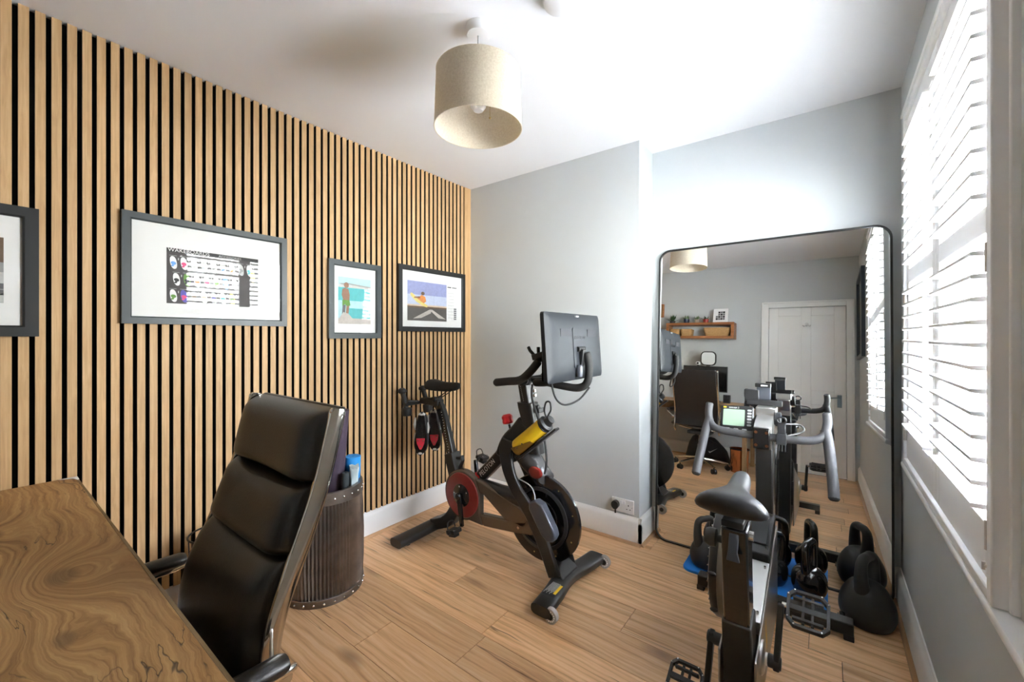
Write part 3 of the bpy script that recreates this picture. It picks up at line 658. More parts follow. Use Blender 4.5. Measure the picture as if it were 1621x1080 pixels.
# ------------------------------------------------------------------ office chair
CX = -1.175
ch = thing('office_chair', 'black leather high-back office chair with chrome side frames at the desk', 'chair', (CX, .22, 0))
BP = [(.560, 1.125), (.545, 1.06), (.520, .96), (.488, .87), (.456, .79), (.425, .71), (.408, .64), (.405, .57), (.415, .50)]   # (y, z) of the back's rear face, top to bottom
bp = cr([(CX, y_, z_) for y_, z_ in BP], 6)
def slab(z_top, z_bot, thick, x0, x1, name, sag=0.0, mat='leather_black', parent=ch, front=True):
    prof = [p for p in bp if z_bot - 1e-6 <= p.z <= z_top + 1e-6]
    # resample
    def at(z):
        for a, b in zip(bp[:-1], bp[1:]):
            if b.z <= z <= a.z: t = (a.z - z) / (a.z - b.z); return a.y + (b.y - a.y) * t
        return bp[0].y if z > bp[0].z else bp[-1].y
    nu, nv = 22, 18; front_, back_ = [], []
    for i in range(nv + 1):
        s_ = -1 + 2 * i / nv; s = math.sin(s_ * PI / 2)
        fr, bk = [], []
        for j in range(nu + 1):
            q = math.sin((-1 + 2 * j / nu) * PI / 2)
            z = (z_top + z_bot) / 2 - s * (z_top - z_bot) / 2 - sag * (1 - q * q) * (1 if True else 0)
            z = min(z, 1.124)
            th = thick * max(0, (1 - abs(s) ** 7)) ** .4 * max(0, (1 - abs(q) ** 9)) ** .35
            x = (x0 + x1) / 2 + q * (x1 - x0) / 2
            th += .012 * (q * q) * (thick > .03) * (1 - abs(q) ** 9)
            fr.append(V(x, at(z) - th - .004, z - th * .12)); bk.append(V(x, at(z) - .003, z))
        front_.append(fr); back_.append(bk)
    m = MB(); vs, fs = [], []
    for g, flip in ((front_, 0), (back_, 1)):
        o = len(vs); vs += [p for r in g for p in r]
        for i in range(nv):
            for j in range(nu):
                a, b, c, d = o + i * (nu + 1) + j, o + i * (nu + 1) + j + 1, o + (i + 1) * (nu + 1) + j + 1, o + (i + 1) * (nu + 1) + j
                fs.append((a, d, c, b) if flip else (a, b, c, d))
    N = (nu + 1) * (nv + 1)
    bd = [i for i in range(nu)] + [i * (nu + 1) + nu for i in range(nv)] + [nv * (nu + 1) + j for j in range(nu, 0, -1)] + [i * (nu + 1) for i in range(nv, 0, -1)]
    for a, b in zip(bd, bd[1:] + bd[:1]): fs.append((a, a + N, b + N, b))
    m.add(vs, fs); return m.build(name, mat, parent, smooth=60)
BX0, BX1 = CX - .224, CX + .222
slab(1.122, .958, .060, BX0, BX1, 'head_cushion')
slab(.955, .812, .062, BX0, BX1, 'back_cushion', .012)
slab(.809, .50, .066, BX0, BX1, 'lumbar_cushion', .012)
# leather back shell seen in the mirror
m = MB(); rs = []
for p in bp: rs.append([V(BX0, p.y - .004, p.z), V(BX1, p.y - .004, p.z), V(BX1, p.y + .010, p.z), V(BX0, p.y + .010, p.z)])
m.loft(rs).build('back_shell', 'leather_black', ch, smooth=40, bevel=.004)
for x in (BX0 - .010, BX1 + .010):
    pts = [V(x, p.y - .018, p.z) for p in bp] + [V(x, .40, .46), V(x, .36, .43)]
    W = [.040] * len(pts); W[0] = .028
    rs = []
    m = MB()
    for i, p in enumerate(pts):
        t = pts[min(i + 1, len(pts) - 1)] - pts[max(i - 1, 0)]; t.normalize(); nn = t.cross(V(1, 0, 0)); nn.normalize(); r_ = []
        for k in range(12):
            a = 2 * PI * k / 12; c, s = math.cos(a), math.sin(a)
            r_.append(p + V(1, 0, 0) * .0085 * math.copysign(abs(c) ** .5, c) + nn * W[i] / 2 * math.copysign(abs(s) ** .5, s))
        rs.append(r_)
    m.loft(rs).build('side_frame', 'chrome', ch, smooth=50)
MB().tube([(BX0 - .01, .545, 1.112), (BX1 + .01, .545, 1.112)], .006, 10).build('cross_bar', 'chrome', ch); MB().tube([(BX0 - .01, .40, .50), (BX1 + .01, .40, .50)], .012, 10).build('cross_bar', 'chrome', ch)
# seat
nu, nv = 24, 20; vs, fs = [], []
for side in (1, -1):
    for i in range(nv + 1):
        for j in range(nu + 1):
            q, s = math.sin((-1 + 2 * j / nu) * PI / 2), math.sin((-1 + 2 * i / nv) * PI / 2)
            e = max(0, 1 - abs(q) ** 8) ** .4 * max(0, 1 - abs(s) ** 8) ** .4
            wr_ = .004 * math.sin(q * 13 + s * 4) * e + .006 * math.sin(s * 9 + q * 3) * e
            vs.append(V(CX + q * .282, .165 + s * .225, .50 + (side * .05 * e if side > 0 else -.03 * e) + (wr_ if side > 0 else 0) - .02 * (max(0, -s) ** 3)))
N = (nu + 1) * (nv + 1)
for o, fl in ((0, 0), (N, 1)):
    for i in range(nv):
        for j in range(nu):
            a, b, c, d = o + i * (nu + 1) + j, o + i * (nu + 1) + j + 1, o + (i + 1) * (nu + 1) + j + 1, o + (i + 1) * (nu + 1) + j
            fs.append((a, d, c, b) if fl else (a, b, c, d))
MB().add(vs, fs).build('seat', 'leather_seat_sheen', ch, smooth=60)
for sg in (-1, 1):
    x = CX + sg * .318
    p = [(x, .382, .652), (x, .372, .653), (x, .30, .655), (x, .20, .656), (x, .10, .655), (x, .05, .650)]
    MB().tube(p, [.020, .0245, .025, .025, .025, .018], 16, flat=.72).build('arm_pad', 'leather_black', ch, smooth=60)
    p2 = cr([(CX + sg * .250, .40, .575), (CX + sg * .285, .402, .605), (x, .392, .632), (x, .34, .632), (x, .2, .634), (x, .06, .628), (x, .0, .58), (x - sg * .01, .02, .48), (CX + sg * .25, .10, .445), (CX + sg * .1, .15, .435)], 5)
    MB().tube(p2, .0105, 12, flat=.75).build('arm_frame', 'chrome', ch, smooth=60)
    MB().cyl((CX + sg * .240, .40, .578), (CX + sg * .268, .40, .578), .020, n=18).build('arm_joint', 'chrome', ch, bevel=.003)
m = MB(); m.box((CX - .12, .08, .39), (CX + .12, .32, .43)); m.build('tilt_mechanism', 'black_plastic', ch, bevel=.01)
MB().cyl((CX, .2, .40), (CX, .2, .25), .019, n=18).build('gas_lift', 'chrome', ch); MB().cyl((CX, .2, .27), (CX, .2, .09), .028, n=18).build('lift_sleeve', 'chrome', ch)
for k in range(5):
    a = PI * .27 + k * 2 * PI / 5; dx, dy = math.cos(a), math.sin(a)
    leg = MB().tube([(CX + dx * .02, .2 + dy * .02, .115), (CX + dx * .16, .2 + dy * .16, .10), (CX + dx * .30, .2 + dy * .30, .075)], [.026, .02, .014], 12, flat=.75).build('base_leg', 'chrome', ch)
    px_, py_ = CX + dx * .295, .2 + dy * .295; m = MB(); sx_, sy_ = -dy, dx
    for s in (-1, 1): m.cyl((px_ + sx_ * .006 * s, py_ + sy_ * .006 * s, .028), (px_ + sx_ * .024 * s, py_ + sy_ * .024 * s, .028), .0275, n=16)
    m.cyl((px_, py_, .03), (px_, py_, .075), .008, n=8); m.build('caster', 'black_plastic', leg, bevel=.002)

# ------------------------------------------------------------------ ribbed barrel with rolled mats, wire basket
bx, by = -2.085, 1.12
R0 = .19
ba = thing('storage_barrel', 'round ribbed dark metal barrel bin beside the office chair', 'barrel', (bx, by, 0))
n = 140; rs = []
for z, r in [(.0, R0 - .006), (.05, R0 - .003), (.15, R0 + .002), (.28, R0 + .003), (.42, R0 - .001), (.535, R0 - .010)]:
    rs.append([V(bx + math.cos(2 * PI * j / n) * (r + (.0042 if j % 2 else -.0042)), by + math.sin(2 * PI * j / n) * (r + (.0042 if j % 2 else -.0042)), z) for j in range(n)])
rs2 = [[V(bx + math.cos(2 * PI * j / n) * (R0 - .016), by + math.sin(2 * PI * j / n) * (R0 - .016), z) for j in range(n)] for z in (.535, .02)]
MB().loft(rs + rs2, caps=True).build('ribbed_wall', 'barrel_steel', ba, smooth=50)
def band(z0, z1, r0, r1):
    m = MB(); k = 64
    m.loft([[V(bx + math.cos(2 * PI * j / k) * r, by + math.sin(2 * PI * j / k) * r, z) for j in range(k)] for r, z in ((r0, z0), (r0 + .002, z0 + .002), (r1 + .002, z1 - .002), (r1, z1), (r1 - .018, z1), (r0 - .018, z0))], caps=False, closed=True)
    o = m.build('band', 'barrel_steel', ba); rm = MB()
    for j in range(26):
        a = 2 * PI * j / 26; r = (r0 + r1) / 2 + .002; rm.sphere((bx + math.cos(a) * r, by + math.sin(a) * r, (z0 + z1) / 2), .0062, 8, 6)
    stuff(rm.build('rivets', 'steel', o))
band(.0, .038, R0 + .001, R0 + .004); band(.482, .54, R0 + .001, R0 - .002)
def roll(name, label, mat, p0, p1, r, turns, th, cat='mat', ext=None):
    p0, p1 = V(p0), V(p1); A = (p1 - p0).normalized(); U = A.cross(V(0, 1, 0)).normalized(); W = A.cross(U); k = turns * 22; outer, inner = [], []
    for i in range(k + 1):
        a = 2 * PI * i / 22; rr = r - (turns - i / 22) * th * 1.12; outer.append((math.cos(a) * rr, math.sin(a) * rr)); inner.append((math.cos(a) * (rr - th), math.sin(a) * (rr - th)))
    poly = outer + inner[::-1]; m = MB(); L_ = []
    for o in (p0, p1): L_.append([o + U * a + W * b for a, b in poly])
    q = len(poly); vs = L_[0] + L_[1]; fs = [(i, (i + 1) % q, q + (i + 1) % q, q + i) for i in range(q)]; h = len(outer)
    for o in (0, q):
        for i in range(h - 1): fs.append((o + i, o + i + 1, o + q - 2 - i, o + q - 1 - i))
    m.add(vs, fs); return tag(m.build(name, mat, None, smooth=50, org=p0), label, cat, 'rolled mats in the barrel')
roll('yoga_mat', 'tall rolled dark purple yoga mat standing in the metal barrel', 'mat_purple', (-2.09, 1.14, .03), (-2.035, 1.178, .915), .050, 5, .006)
roll('exercise_mat', 'rolled bright blue exercise mat in the metal barrel', 'roll_blue', (-2.04, 1.235, .03), (-2.035, 1.252, .655), .047, 3, .010)
roll('resistance_band', 'small rolled dark slate rubber band at the rim of the barrel', 'roll_slate', (-1.990, 1.165, .05), (-1.968, 1.172, .60), .020, 3, .004)
m = MB(); rs = []
for i in range(9):
    z = .30 + i * .04; w_ = .014 + .005 * math.sin(i * .9) + i * .001
    rs.append([V(-1.974 + math.cos(2 * PI * j / 14) * w_ * (1 + .25 * math.sin(j * 2.3 + i)) + i * .001, 1.220 + math.sin(2 * PI * j / 14) * .024 * (1 + .2 * math.sin(j * 1.7 + i)), z + .012 * math.sin(j * 1.9)) for j in range(14)])
tag(m.loft(rs).build('towel', 'towel_pale', None, smooth=60, org=(-1.975, 1.215, .3)), 'crumpled pale grey towel stuffed into the barrel beside the blue mat', 'towel')
wbk = thing('wire_basket', 'dark wire handled copper basket on the floor behind the office chair', 'basket', (-2.16, .665, 0))
MB().lathe([(.075, 0), (.095, .36), (.098, .36), (.096, .365), (.092, .36), (.072, .006), (.001, .006)], (-2.16, .665, 0), n=32).build('basket_body', 'copper', wbk)
MB().tube(cr([(-2.16 + math.cos(a) * .1, .665 + math.sin(a) * .1, .43) for a in [i * PI / 8 for i in range(16)]], 2, True), .004, 8, closed=True).build('rim_wire', 'black_metal', wbk)
m = MB()
for i in range(8):
    a = i * PI / 4; m.cyl((-2.16 + math.cos(a) * .097, .665 + math.sin(a) * .097, .35), (-2.16 + math.cos(a) * .1, .665 + math.sin(a) * .1, .43), .0025, n=6)
stuff(m.build('wire_stays', 'black_metal', wbk))
tag(MB().sphere((-2.15, .655, .425), (.06, .055, .045), 14, 10).build('crumpled_cloth', 'shoe_white', None, org=(-2.15, .655, .39)), 'white crumpled cloth lying in the wire handled basket', 'cloth')
# ------------------------------------------------------------------ black spin bike with touchscreen, pointing to +x
Y0 = 1.88
bk = thing('spin_bike', 'black indoor spin bike with a large touchscreen by the chimney breast', 'exercise bike', (-1.55, Y0, 0))
def q(x, z, y=0.0): return V(x, Y0 + y, z)
SY = (0, 1, 0)
# frame
m = MB()
m.ribbon(cr([q(-1.80, .33), q(-1.62, .495), q(-1.48, .635), q(-1.38, .735), q(-1.325, .80)], 4), SY, .062, [.070] * 8 + [.08] * 4 + [.11] * 3 + [.13] * 2)
m.build('main_tube', 'black_satin', bk, bevel=.014, seg=3)
m = MB(); m.ribbon(cr([q(-1.918, .555), q(-1.885, .45), q(-1.845, .32), q(-1.86, .22), q(-1.93, .125), q(-2.03, .075), q(-2.08, .06)], 5), SY, .075, [.072] * 10 + [.078] * 12 + [.07] * 9)
m.build('seat_tube', 'black_satin', bk, bevel=.016, seg=3)
for sgn in (-1, 1):
    m = MB(); pts = cr([q(-1.415, .72, sgn * .045), q(-1.425, .655, sgn * .062), q(-1.395, .565, sgn * .078), q(-1.345, .475, sgn * .08), q(-1.265, .385, sgn * .08), q(-1.17, .235, sgn * .08), q(-1.10, .075, sgn * .075)], 5)
    k = len(pts); m.ribbon(pts, SY, .024, [.10 - .03 * min(1, i / (k * .4)) for i in range(k)]); m.build('fork_blade', 'black_satin', bk, bevel=.006)
m = MB(); m.ribbon(cr([q(-1.47, .60), q(-1.43, .69), q(-1.36, .76), q(-1.31, .82)], 4), SY, .085, .12); m.build('head_gusset', 'black_satin', bk, bevel=.03, seg=3)
m = MB(); m.loft([[q(c[0] + a, c[1], b) for a, b in [(math.copysign(abs(math.cos(t)) ** .6, math.cos(t)) * r * 1.1, math.copysign(abs(math.sin(t)) ** .6, math.sin(t)) * r) for t in [2 * PI * i / 20 for i in range(20)]]] for c, r in [((-1.262, .665), .036), ((-1.285, .76), .040), ((-1.305, .85), .043), ((-1.318, .905), .047), ((-1.323, .935), .048)]])
m.build('head_tube', 'black_satin', bk)
hp = MB().ribbon([q(-1.318, .90), q(-1.345, 1.03), q(-1.35, 1.06)], SY, .052, .055).build('handlebar_post', 'black_satin', bk, bevel=.006)
m = MB()
for i in range(9): m.box(q(-1.333 - i * .0025, .945 + i * .0095, -.0275), q(-1.3305 - i * .0025, .948 + i * .0095, -.0262))
stuff(m.build('height_marks', 'logo_white', hp, smooth=0))
m = MB(); m.cyl(q(-1.287, 1.0), q(-1.272, 1.003), .008, n=10); m.cyl(q(-1.283, .975), q(-1.268, .978), .008, n=10); stuff(m.build('bolts', 'steel', hp))
MB().cyl(q(-1.29, .905), q(-1.245, .915), .014, n=12).obox(q(-1.235, .90), ((1, 0, .2), (0, 1, 0), (-.2, 0, 1)), (.008, .03, .012)).build('clamp_lever', 'black_plastic', bk, bevel=.003)
# resistance knob
MB().cyl(q(-1.435, .74), q(-1.452, .795), .007, n=10).lathe([(.024, 0), (.016, .045), (.014, .06)], q(-1.42, .70), (-.25, 0, 1), 14).build('knob_stem', 'black_plastic', bk)
m = MB(); m.lathe([(.016, -.026), (.030, -.023), (.033, -.009), (.030, .0), (.033, .010), (.032, .020), (.020, .030), (.001, .031)], q(-1.464, .822), (-.25, 0, 1), 8); m.build('resistance_knob', 'bright_red', bk, bevel=.003)
# crank cover, front arms and window
YN = -.062
dcx, dcz = -1.767, .335
def arc(cx, cz, r, a0, a1, n): return [(cx + math.cos(a0 + (a1 - a0) * i / n) * r, cz + math.sin(a0 + (a1 - a0) * i / n) * r) for i in range(n + 1)]
guard = MB()
guard.prism(arc(dcx, dcz, .152, PI * .36, PI * 1.62, 30) + [(-1.60, .19), (-1.625, .25), (-1.625, .38), (-1.66, .455)], q(0, 0, YN), (1, 0, 0), (0, 0, 1), (0, .045, 0))
guard.prism([(-1.66, .455), (-1.60, .445), (-1.50, .415), (-1.42, .392), (-1.33, .365), (-1.27, .33), (-1.30, .255), (-1.44, .272), (-1.60, .375), (-1.625, .38)], q(0, 0, YN), (1, 0, 0), (0, 0, 1), (0, .045, 0))
guard.prism([(-1.60, .19), (-1.52, .198), (-1.38, .215), (-1.25, .235), (-1.22, .275), (-1.27, .33), (-1.30, .30), (-1.44, .272), (-1.625, .255)], q(0, 0, YN), (1, 0, 0), (0, 0, 1), (0, .045, 0))
gd = guard.build('crank_cover', 'gunmetal', bk, bevel=.010, seg=3)
n = 48
m = MB(); m.loft([[q(dcx + math.cos(2 * PI * j / n) * r, dcz + math.sin(2 * PI * j / n) * r, y_) for j in range(n)] for r, y_ in ((.135, YN - .001), (.132, YN - .006), (.068, YN - .008), (.066, YN - .001))], caps=False)
m.build('red_ring', 'disc_red', gd)
m = MB(); m.lathe([(.07, 0), (.068, .008), (.05, .012), (.03, .02), (.001, .021)], q(dcx, dcz, YN), (0, -1, 0), 40); ctr = m.build('hub_plate', 'black_gloss', gd)
m = MB()
for a in range(5): m.cyl(q(dcx + math.cos(a * 1.2566 + .5) * .054, dcz + math.sin(a * 1.2566 + .5) * .054, YN - .008), q(dcx + math.cos(a * 1.2566 + .5) * .054, dcz + math.sin(a * 1.2566 + .5) * .054, YN - .0135), .005, n=8)
stuff(m.build('bolts', 'steel', ctr))
m = MB(); m.tube([q(-1.68, .43, -.02), q(-1.50, .405, -.02), q(-1.33, .40, -.02)], [.025, .04, .05], 12); m.build('belt_fairing', 'black_satin', bk)
# cranks and pedals
def pedal(c, parent, tilt=0.2):
    c = V(c); m = MB(); m.cyl(c + V(0, -.05, 0), c + V(0, .05, 0), .009, n=10)
    m.obox(c, ((1, 0, tilt), (0, 1, 0), (-tilt, 0, 1)), (.032, .034, .011)); m.obox(c + V(.0, 0, -.022), ((1, 0, tilt), (0, 1, 0), (-tilt, 0, 1)), (.026, .02, .010))
    o = m.build('pedal', 'black_metal', parent, bevel=.004)
    m = MB()
    for dx in (-.02, .02):
        for dy in (-.02, .02): m.sphere(c + V(dx, dy, .012 if dx > 0 else -.016), .006, 8, 6)
    stuff(m.build('cleat_screws', 'steel', o))
    MB().tube(cr([c + V(-.02, -.03, .01), c + V(-.03, -.02, .045), c + V(-.03, .02, .045), c + V(-.02, .03, .01)], 5), .0035, 8).build('toe_cage', 'black_plastic', o)
MB().ribbon([q(dcx, dcz + .015, -.092), q(dcx + .005, dcz, -.092), q(dcx + .035, dcz - .17, -.098)], SY, .018, [.034, .034, .024]).cyl(q(dcx, dcz, -.07), q(dcx, dcz, -.106), .019, n=16).build('crank', 'black_gloss', bk, bevel=.004)
pedal(q(dcx + .035, dcz - .17, -.165), bk)
MB().ribbon([q(dcx, dcz - .015, .092), q(dcx - .005, dcz, .092), q(dcx - .035, dcz + .17, .098)], SY, .018, [.034, .034, .024]).cyl(q(dcx, dcz, .03), q(dcx, dcz, .106), .019, n=16).build('crank', 'black_gloss', bk, bevel=.004)
pedal(q(dcx - .035, dcz + .17, .165), bk, -.2)
# flywheel
fcx, fcz, fr = -1.225, .322, .232
m = MB(); m.lathe([(.001, -.008), (.09, -.008), (.095, -.004), (.14, -.004), (.145, -.011), (fr - .004, -.011), (fr, -.008), (fr, .008), (fr - .004, .011), (.145, .011), (.14, .004), (.001, .004)], q(fcx, fcz), (0, 1, 0), 72)
fw = m.build('flywheel', 'black_gloss', bk, smooth=30)
MB().lathe([(.165, 0), (.168, .012), (.150, .016), (.148, 0)], q(fcx, fcz, -.011), (0, -1, 0), 60, caps=False).build('flywheel_ring', 'black_satin', fw)
m = MB()
for a in range(9): m.cyl(q(fcx + math.cos(a * .698 + .3) * .2, fcz + math.sin(a * .698 + .3) * .2, -.0105), q(fcx + math.cos(a * .698 + .3) * .2, fcz + math.sin(a * .698 + .3) * .2, -.0125), .004, n=8)
stuff(m.build('rivets', 'brass', fw))
MB().cyl(q(fcx, fcz, -.085), q(fcx, fcz, .09), .02, n=16).build('axle', 'steel', bk)
m = MB(); m.cyl(q(-1.315, .275, -.093), q(-1.315, .275, -.1), .008, n=10); m.build('axle_bolt', 'steel', bk)
# smoky brake shroud with red brake inside
rs = []
for i in range(10):
    t = i / 9; cx, cz = -1.375 + .175 * t, .665 - .095 * t - .03 * t * t; h = .035 + .045 * math.sin(PI * min(1, .15 + t * .9)); d = .05
    rs.append([q(cx + math.sin(a) * 0 + math.cos(a) * .018, cz + math.sin(a) * h, math.cos(a) * d) for a in [2 * PI * j / 16 for j in range(16)]])
MB().loft(rs).build('brake_shroud', 'shade_dark', bk, smooth=60)
MB().sphere(q(-1.235, .575, -.052), (.045, .012, .032), 14, 10).build('brake_pad', 'disc_red', bk)
MB().tube(cr([q(-1.36, .52, -.05), q(-1.27, .50, -.055), q(-1.235, .46, -.06), q(-1.235, .41, -.06)], 5), .003, 6).build('sensor_lead', 'button_grey', bk)
# dark slate sensor pod on the fork
MB().prism([(-1.235, .435), (-1.195, .455), (-1.155, .44), (-1.085, .33), (-1.075, .30), (-1.09, .268), (-1.125, .262), (-1.16, .29), (-1.235, .40)], q(0, 0, -.118), (1, 0, 0), (0, 0, 1), (0, .05, 0)).build('sensor_pod', 'cover_slate', bk, bevel=.008, seg=3)
# feet
def foot(name, xc, y0, y1, v, parent):
    pts = [(xc, y0), (xc - v, Y0), (xc, y1)]; rs = []; path = cr([V(xc, y0, .042), V(xc - v * .45, Y0 - .16, .046), V(xc - v, Y0 - .05, .052), V(xc - v, Y0 + .05, .052), V(xc - v * .45, Y0 + .16, .046), V(xc, y1, .042)], 5)
    for p in path:
        rs.append([p + V(math.copysign(abs(math.cos(a)) ** .55, math.cos(a)) * .052, 0, math.copysign(abs(math.sin(a)) ** .7, math.sin(a)) * .026) for a in [2 * PI * j / 20 for j in range(20)]])
    return MB().loft(rs).build(name, 'black_satin', parent, smooth=50)
ff = foot('front_foot', -1.045, 1.585, 2.175, .03, bk); rf = foot('rear_foot', -2.085, 1.57, 2.19, -.01, bk)
for yy in (1.60, 2.165):
    w0 = V(-.995, yy, .034)
    wh = MB().lathe([(.012, -.011), (.034, -.011), (.0345, 0), (.034, .011), (.012, .011)], w0, (0, 1, 0), 32).build('transport_wheel', 'wheel_clear', ff)
    m = MB()
    for a in range(14): m.sphere(w0 + V(math.cos(a * .4488) * .022, -.0115, math.sin(a * .4488) * .022), .0032, 8, 6)
    stuff(m.build('white_dots', 'logo_white', wh))
    MB().cyl(w0 + V(0, -.013, 0), w0 + V(0, .013, 0), .015, n=14).obox(w0 + V(-.03, 0, 0), ((1, 0, 0), SY, (0, 0, 1)), (.03, .008, .012)).build('wheel_fork', 'black_plastic', wh)
for p, xx in ((ff, -1.06), (rf, -2.085)):
    for yy in (1.66, 2.09): MB().cyl((xx, yy, 0), (xx, yy, .02), .017, n=14).build('foot_pad', 'dark_rubber', p)
# warning sticker on the front foot
sk = MB(); zt = .0732
sk.add([(-1.088, 1.665, zt - .004), (-1.022, 1.665, zt - .002), (-1.026, 1.775, zt + .001), (-1.091, 1.775, zt - .001)], [(0, 1, 2, 3)], 0)
for i in range(9):
    x = -1.086 + i * .0052; sk.add([(x, 1.675 + (i % 3) * .012, zt), (x + .0026, 1.675 + (i % 3) * .012, zt), (x + .0026, 1.768, zt + .0022), (x, 1.768, zt + .0022)], [(0, 1, 2, 3)], 1)
sk.add([(-1.039, 1.685, zt + .0004), (-1.024, 1.685, zt + .0004), (-1.027, 1.762, zt + .0022), (-1.041, 1.762, zt + .0022)], [(0, 1, 2, 3)], 2)
sk.build('warning_sticker', ['print_ink', 'ink_pale', 'label_yellow'], ff, smooth=0)
MB().ribbon(cr([q(-1.16, .10), q(-1.12, .10), q(-1.06, .06)], 3), SY, .15, .05).build('foot_joint', 'black_satin', ff, bevel=.015, seg=3)
# seat post and saddle
m = MB(); m.ribbon(cr([q(-1.905, .50), q(-1.945, .63), q(-1.985, .75), q(-2.015, .82), q(-2.05, .858), q(-2.10, .87)], 5), SY, .042, .058); pst = m.build('seat_post', 'black_gloss', bk, bevel=.008)
m = MB()
for i in range(16):
    a = V(-1.924 - i * .0045, Y0 - .0216, .56 + i * .0165); m.obox(a, ((1, 0, 0), SY, (0, 0, 1)), (.003, .0004, .0014))
stuff(m.build('height_marks', 'logo_white', pst, smooth=0))
MB().cyl(q(-1.885, .525), q(-1.83, .535), .010, n=10).ribbon([q(-1.83, .55), q(-1.822, .52), q(-1.845, .47)], SY, .03, .012).build('seat_clamp_lever', 'black_plastic', bk, bevel=.003)
m = MB(); m.box(q(-2.20, .845, -.03), q(-2.02, .885, .03)); m.cyl(q(-2.055, .885, -.035), q(-2.055, .885, .035), .018, n=12); sl = m.build('seat_slider', 'black_plastic', bk, bevel=.006)
MB().tube(cr([q(-2.12, .885, -.022), q(-2.03, .90, -.022), q(-1.93, .955, -.02), q(-1.89, .975, -.012)], 5), .0035, 8).tube(cr([q(-2.12, .885, .022), q(-2.03, .90, .022), q(-1.93, .955, .02), q(-1.89, .975, .012)], 5), .0035, 8).build('saddle_rail', 'black_metal', bk)
def saddle(name, ox, oy, z, L_, wr, wn, mat, parent, fwd, up=0.0, neck=.55, h=.05):
    """rounded saddle: rear at (ox,oy), nose along fwd (2D)"""
    fx, fy = fwd; sx_, sy_ = fy, -fx; rs = []
    N = 26
    for i in range(N + 1):
        t = i / N
        if t < neck: w_ = wn + (wr - wn) * (math.cos(PI * (t / neck) ** 1.15) * .5 + .5)
        else: w_ = wn * (1 - .18 * (t - neck) / (1 - neck))
        e = math.sqrt(max(0.0, 1 - abs(2 * t - 1) ** (9 if t > .5 else 7)))
        w_ *= max(.12, e); hh = h * (1 - .35 * t) * max(.2, e); zc = z + up * t + .012 * (1 - t) ** 2 - (0.010 * math.sin(PI * t)); r_ = []
        for j in range(20):
            a = 2 * PI * j / 20; c, s = math.cos(a), math.sin(a)
            lat = math.copysign(abs(c) ** .8, c) * w_ / 2; v_ = s * hh * (.42 if s > 0 else .62) - (.018 * abs(c) ** 3 * (w_ / wr))
            r_.append(V(ox + fx * t * L_ + sx_ * lat, oy + fy * t * L_ + sy_ * lat, zc + v_))
        rs.append(r_)
    return MB().loft(rs).build(name, mat, parent, smooth=70)
saddle('saddle', -2.13, Y0, .980, .285, .165, .055, 'black_foam', bk, (1, 0), .012, h=.075)
# weight cups behind the saddle
for yy, dz in ((-.10, 0), (.08, .0)):
    m = MB(); m.tube([q(-2.20, .86, yy * .4), q(-2.23, .865, yy), ], .010, 8); m.tube(cr([q(-2.245, .80, yy), q(-2.262, .86, yy), q(-2.285, .915, yy)], 4), .017, 12); m.sphere(q(-2.292, .93, yy), (.03, .03, .022), 14, 8); m.lathe([(.030, 0), (.034, .03), (.034, .05)], q(-2.24, .77, yy), (0, 0, 1), 16)
    m.build('weight_holder', 'black_plastic', bk, bevel=0)
MB().cyl(q(-2.24, .845, -.12), q(-2.24, .845, .10), .012, n=10).build('holder_bar', 'black_plastic', bk)
# handlebars
zb = 1.052
m = MB()
m.tube(cr([q(-1.35, zb), q(-1.30, zb + .012, -.06), q(-1.22, zb + .022, -.17), q(-1.205, zb + .026, -.2)], 5), .019, 14); m.tube(cr([q(-1.35, zb), q(-1.30, zb + .012, .06), q(-1.22, zb + .022, .17), q(-1.205, zb + .026, .2)], 5), .019, 14)
m.sphere(q(-1.345, zb), (.04, .05, .034), 14, 10)
hb = m.build('handlebar', 'black_satin', bk)
for sg in (-1, 1):
    g = cr([q(-1.375, zb + .008, sg * .222), q(-1.29, zb + .02, sg * .222), q(-1.215, zb + .032, sg * .215), q(-1.165, zb + .075, sg * .2), q(-1.125, zb + .128, sg * .185)], 6)
    MB().tube(g, [.014] + [.0205] * (len(g) - 2) + [.016], 16).build('grip', 'black_foam', hb)
    g = cr([q(-1.25, zb, .04), q(-1.13, zb - .018, .055), q(-1.04, zb - .022, .065), q(-.992, zb + .010, .068), q(-.978, zb + .09, .062), q(-.985, zb + .165, .05)], 6) if sg > 0 else cr([q(-1.25, zb, -.04), q(-1.16, zb + .01, -.06), q(-1.10, zb + .04, -.07), q(-1.08, zb + .10, -.07)], 6)
    MB().tube(g, [.014] + [.0205] * (len(g) - 2) + [.016], 16).build('forward_horn', 'black_foam', hb)
m = MB(); c0 = q(-1.125, 1.205, -.175); m.obox(c0, ((1, 0, .3), SY, (-.3, 0, 1)), (.034, .026, .014)); m.cyl(c0, c0 + V(0, 0, -.03), .016, n=12)
for a in (-.05, 0, .05): m.tube([c0 + V(a * .5, -.01, .0), c0 + V(a, -.015, .026), c0 + V(a * 1.2, -.015, .044)], .009, 8)
m.build('phone_clip', 'black_plastic', hb, bevel=.003)
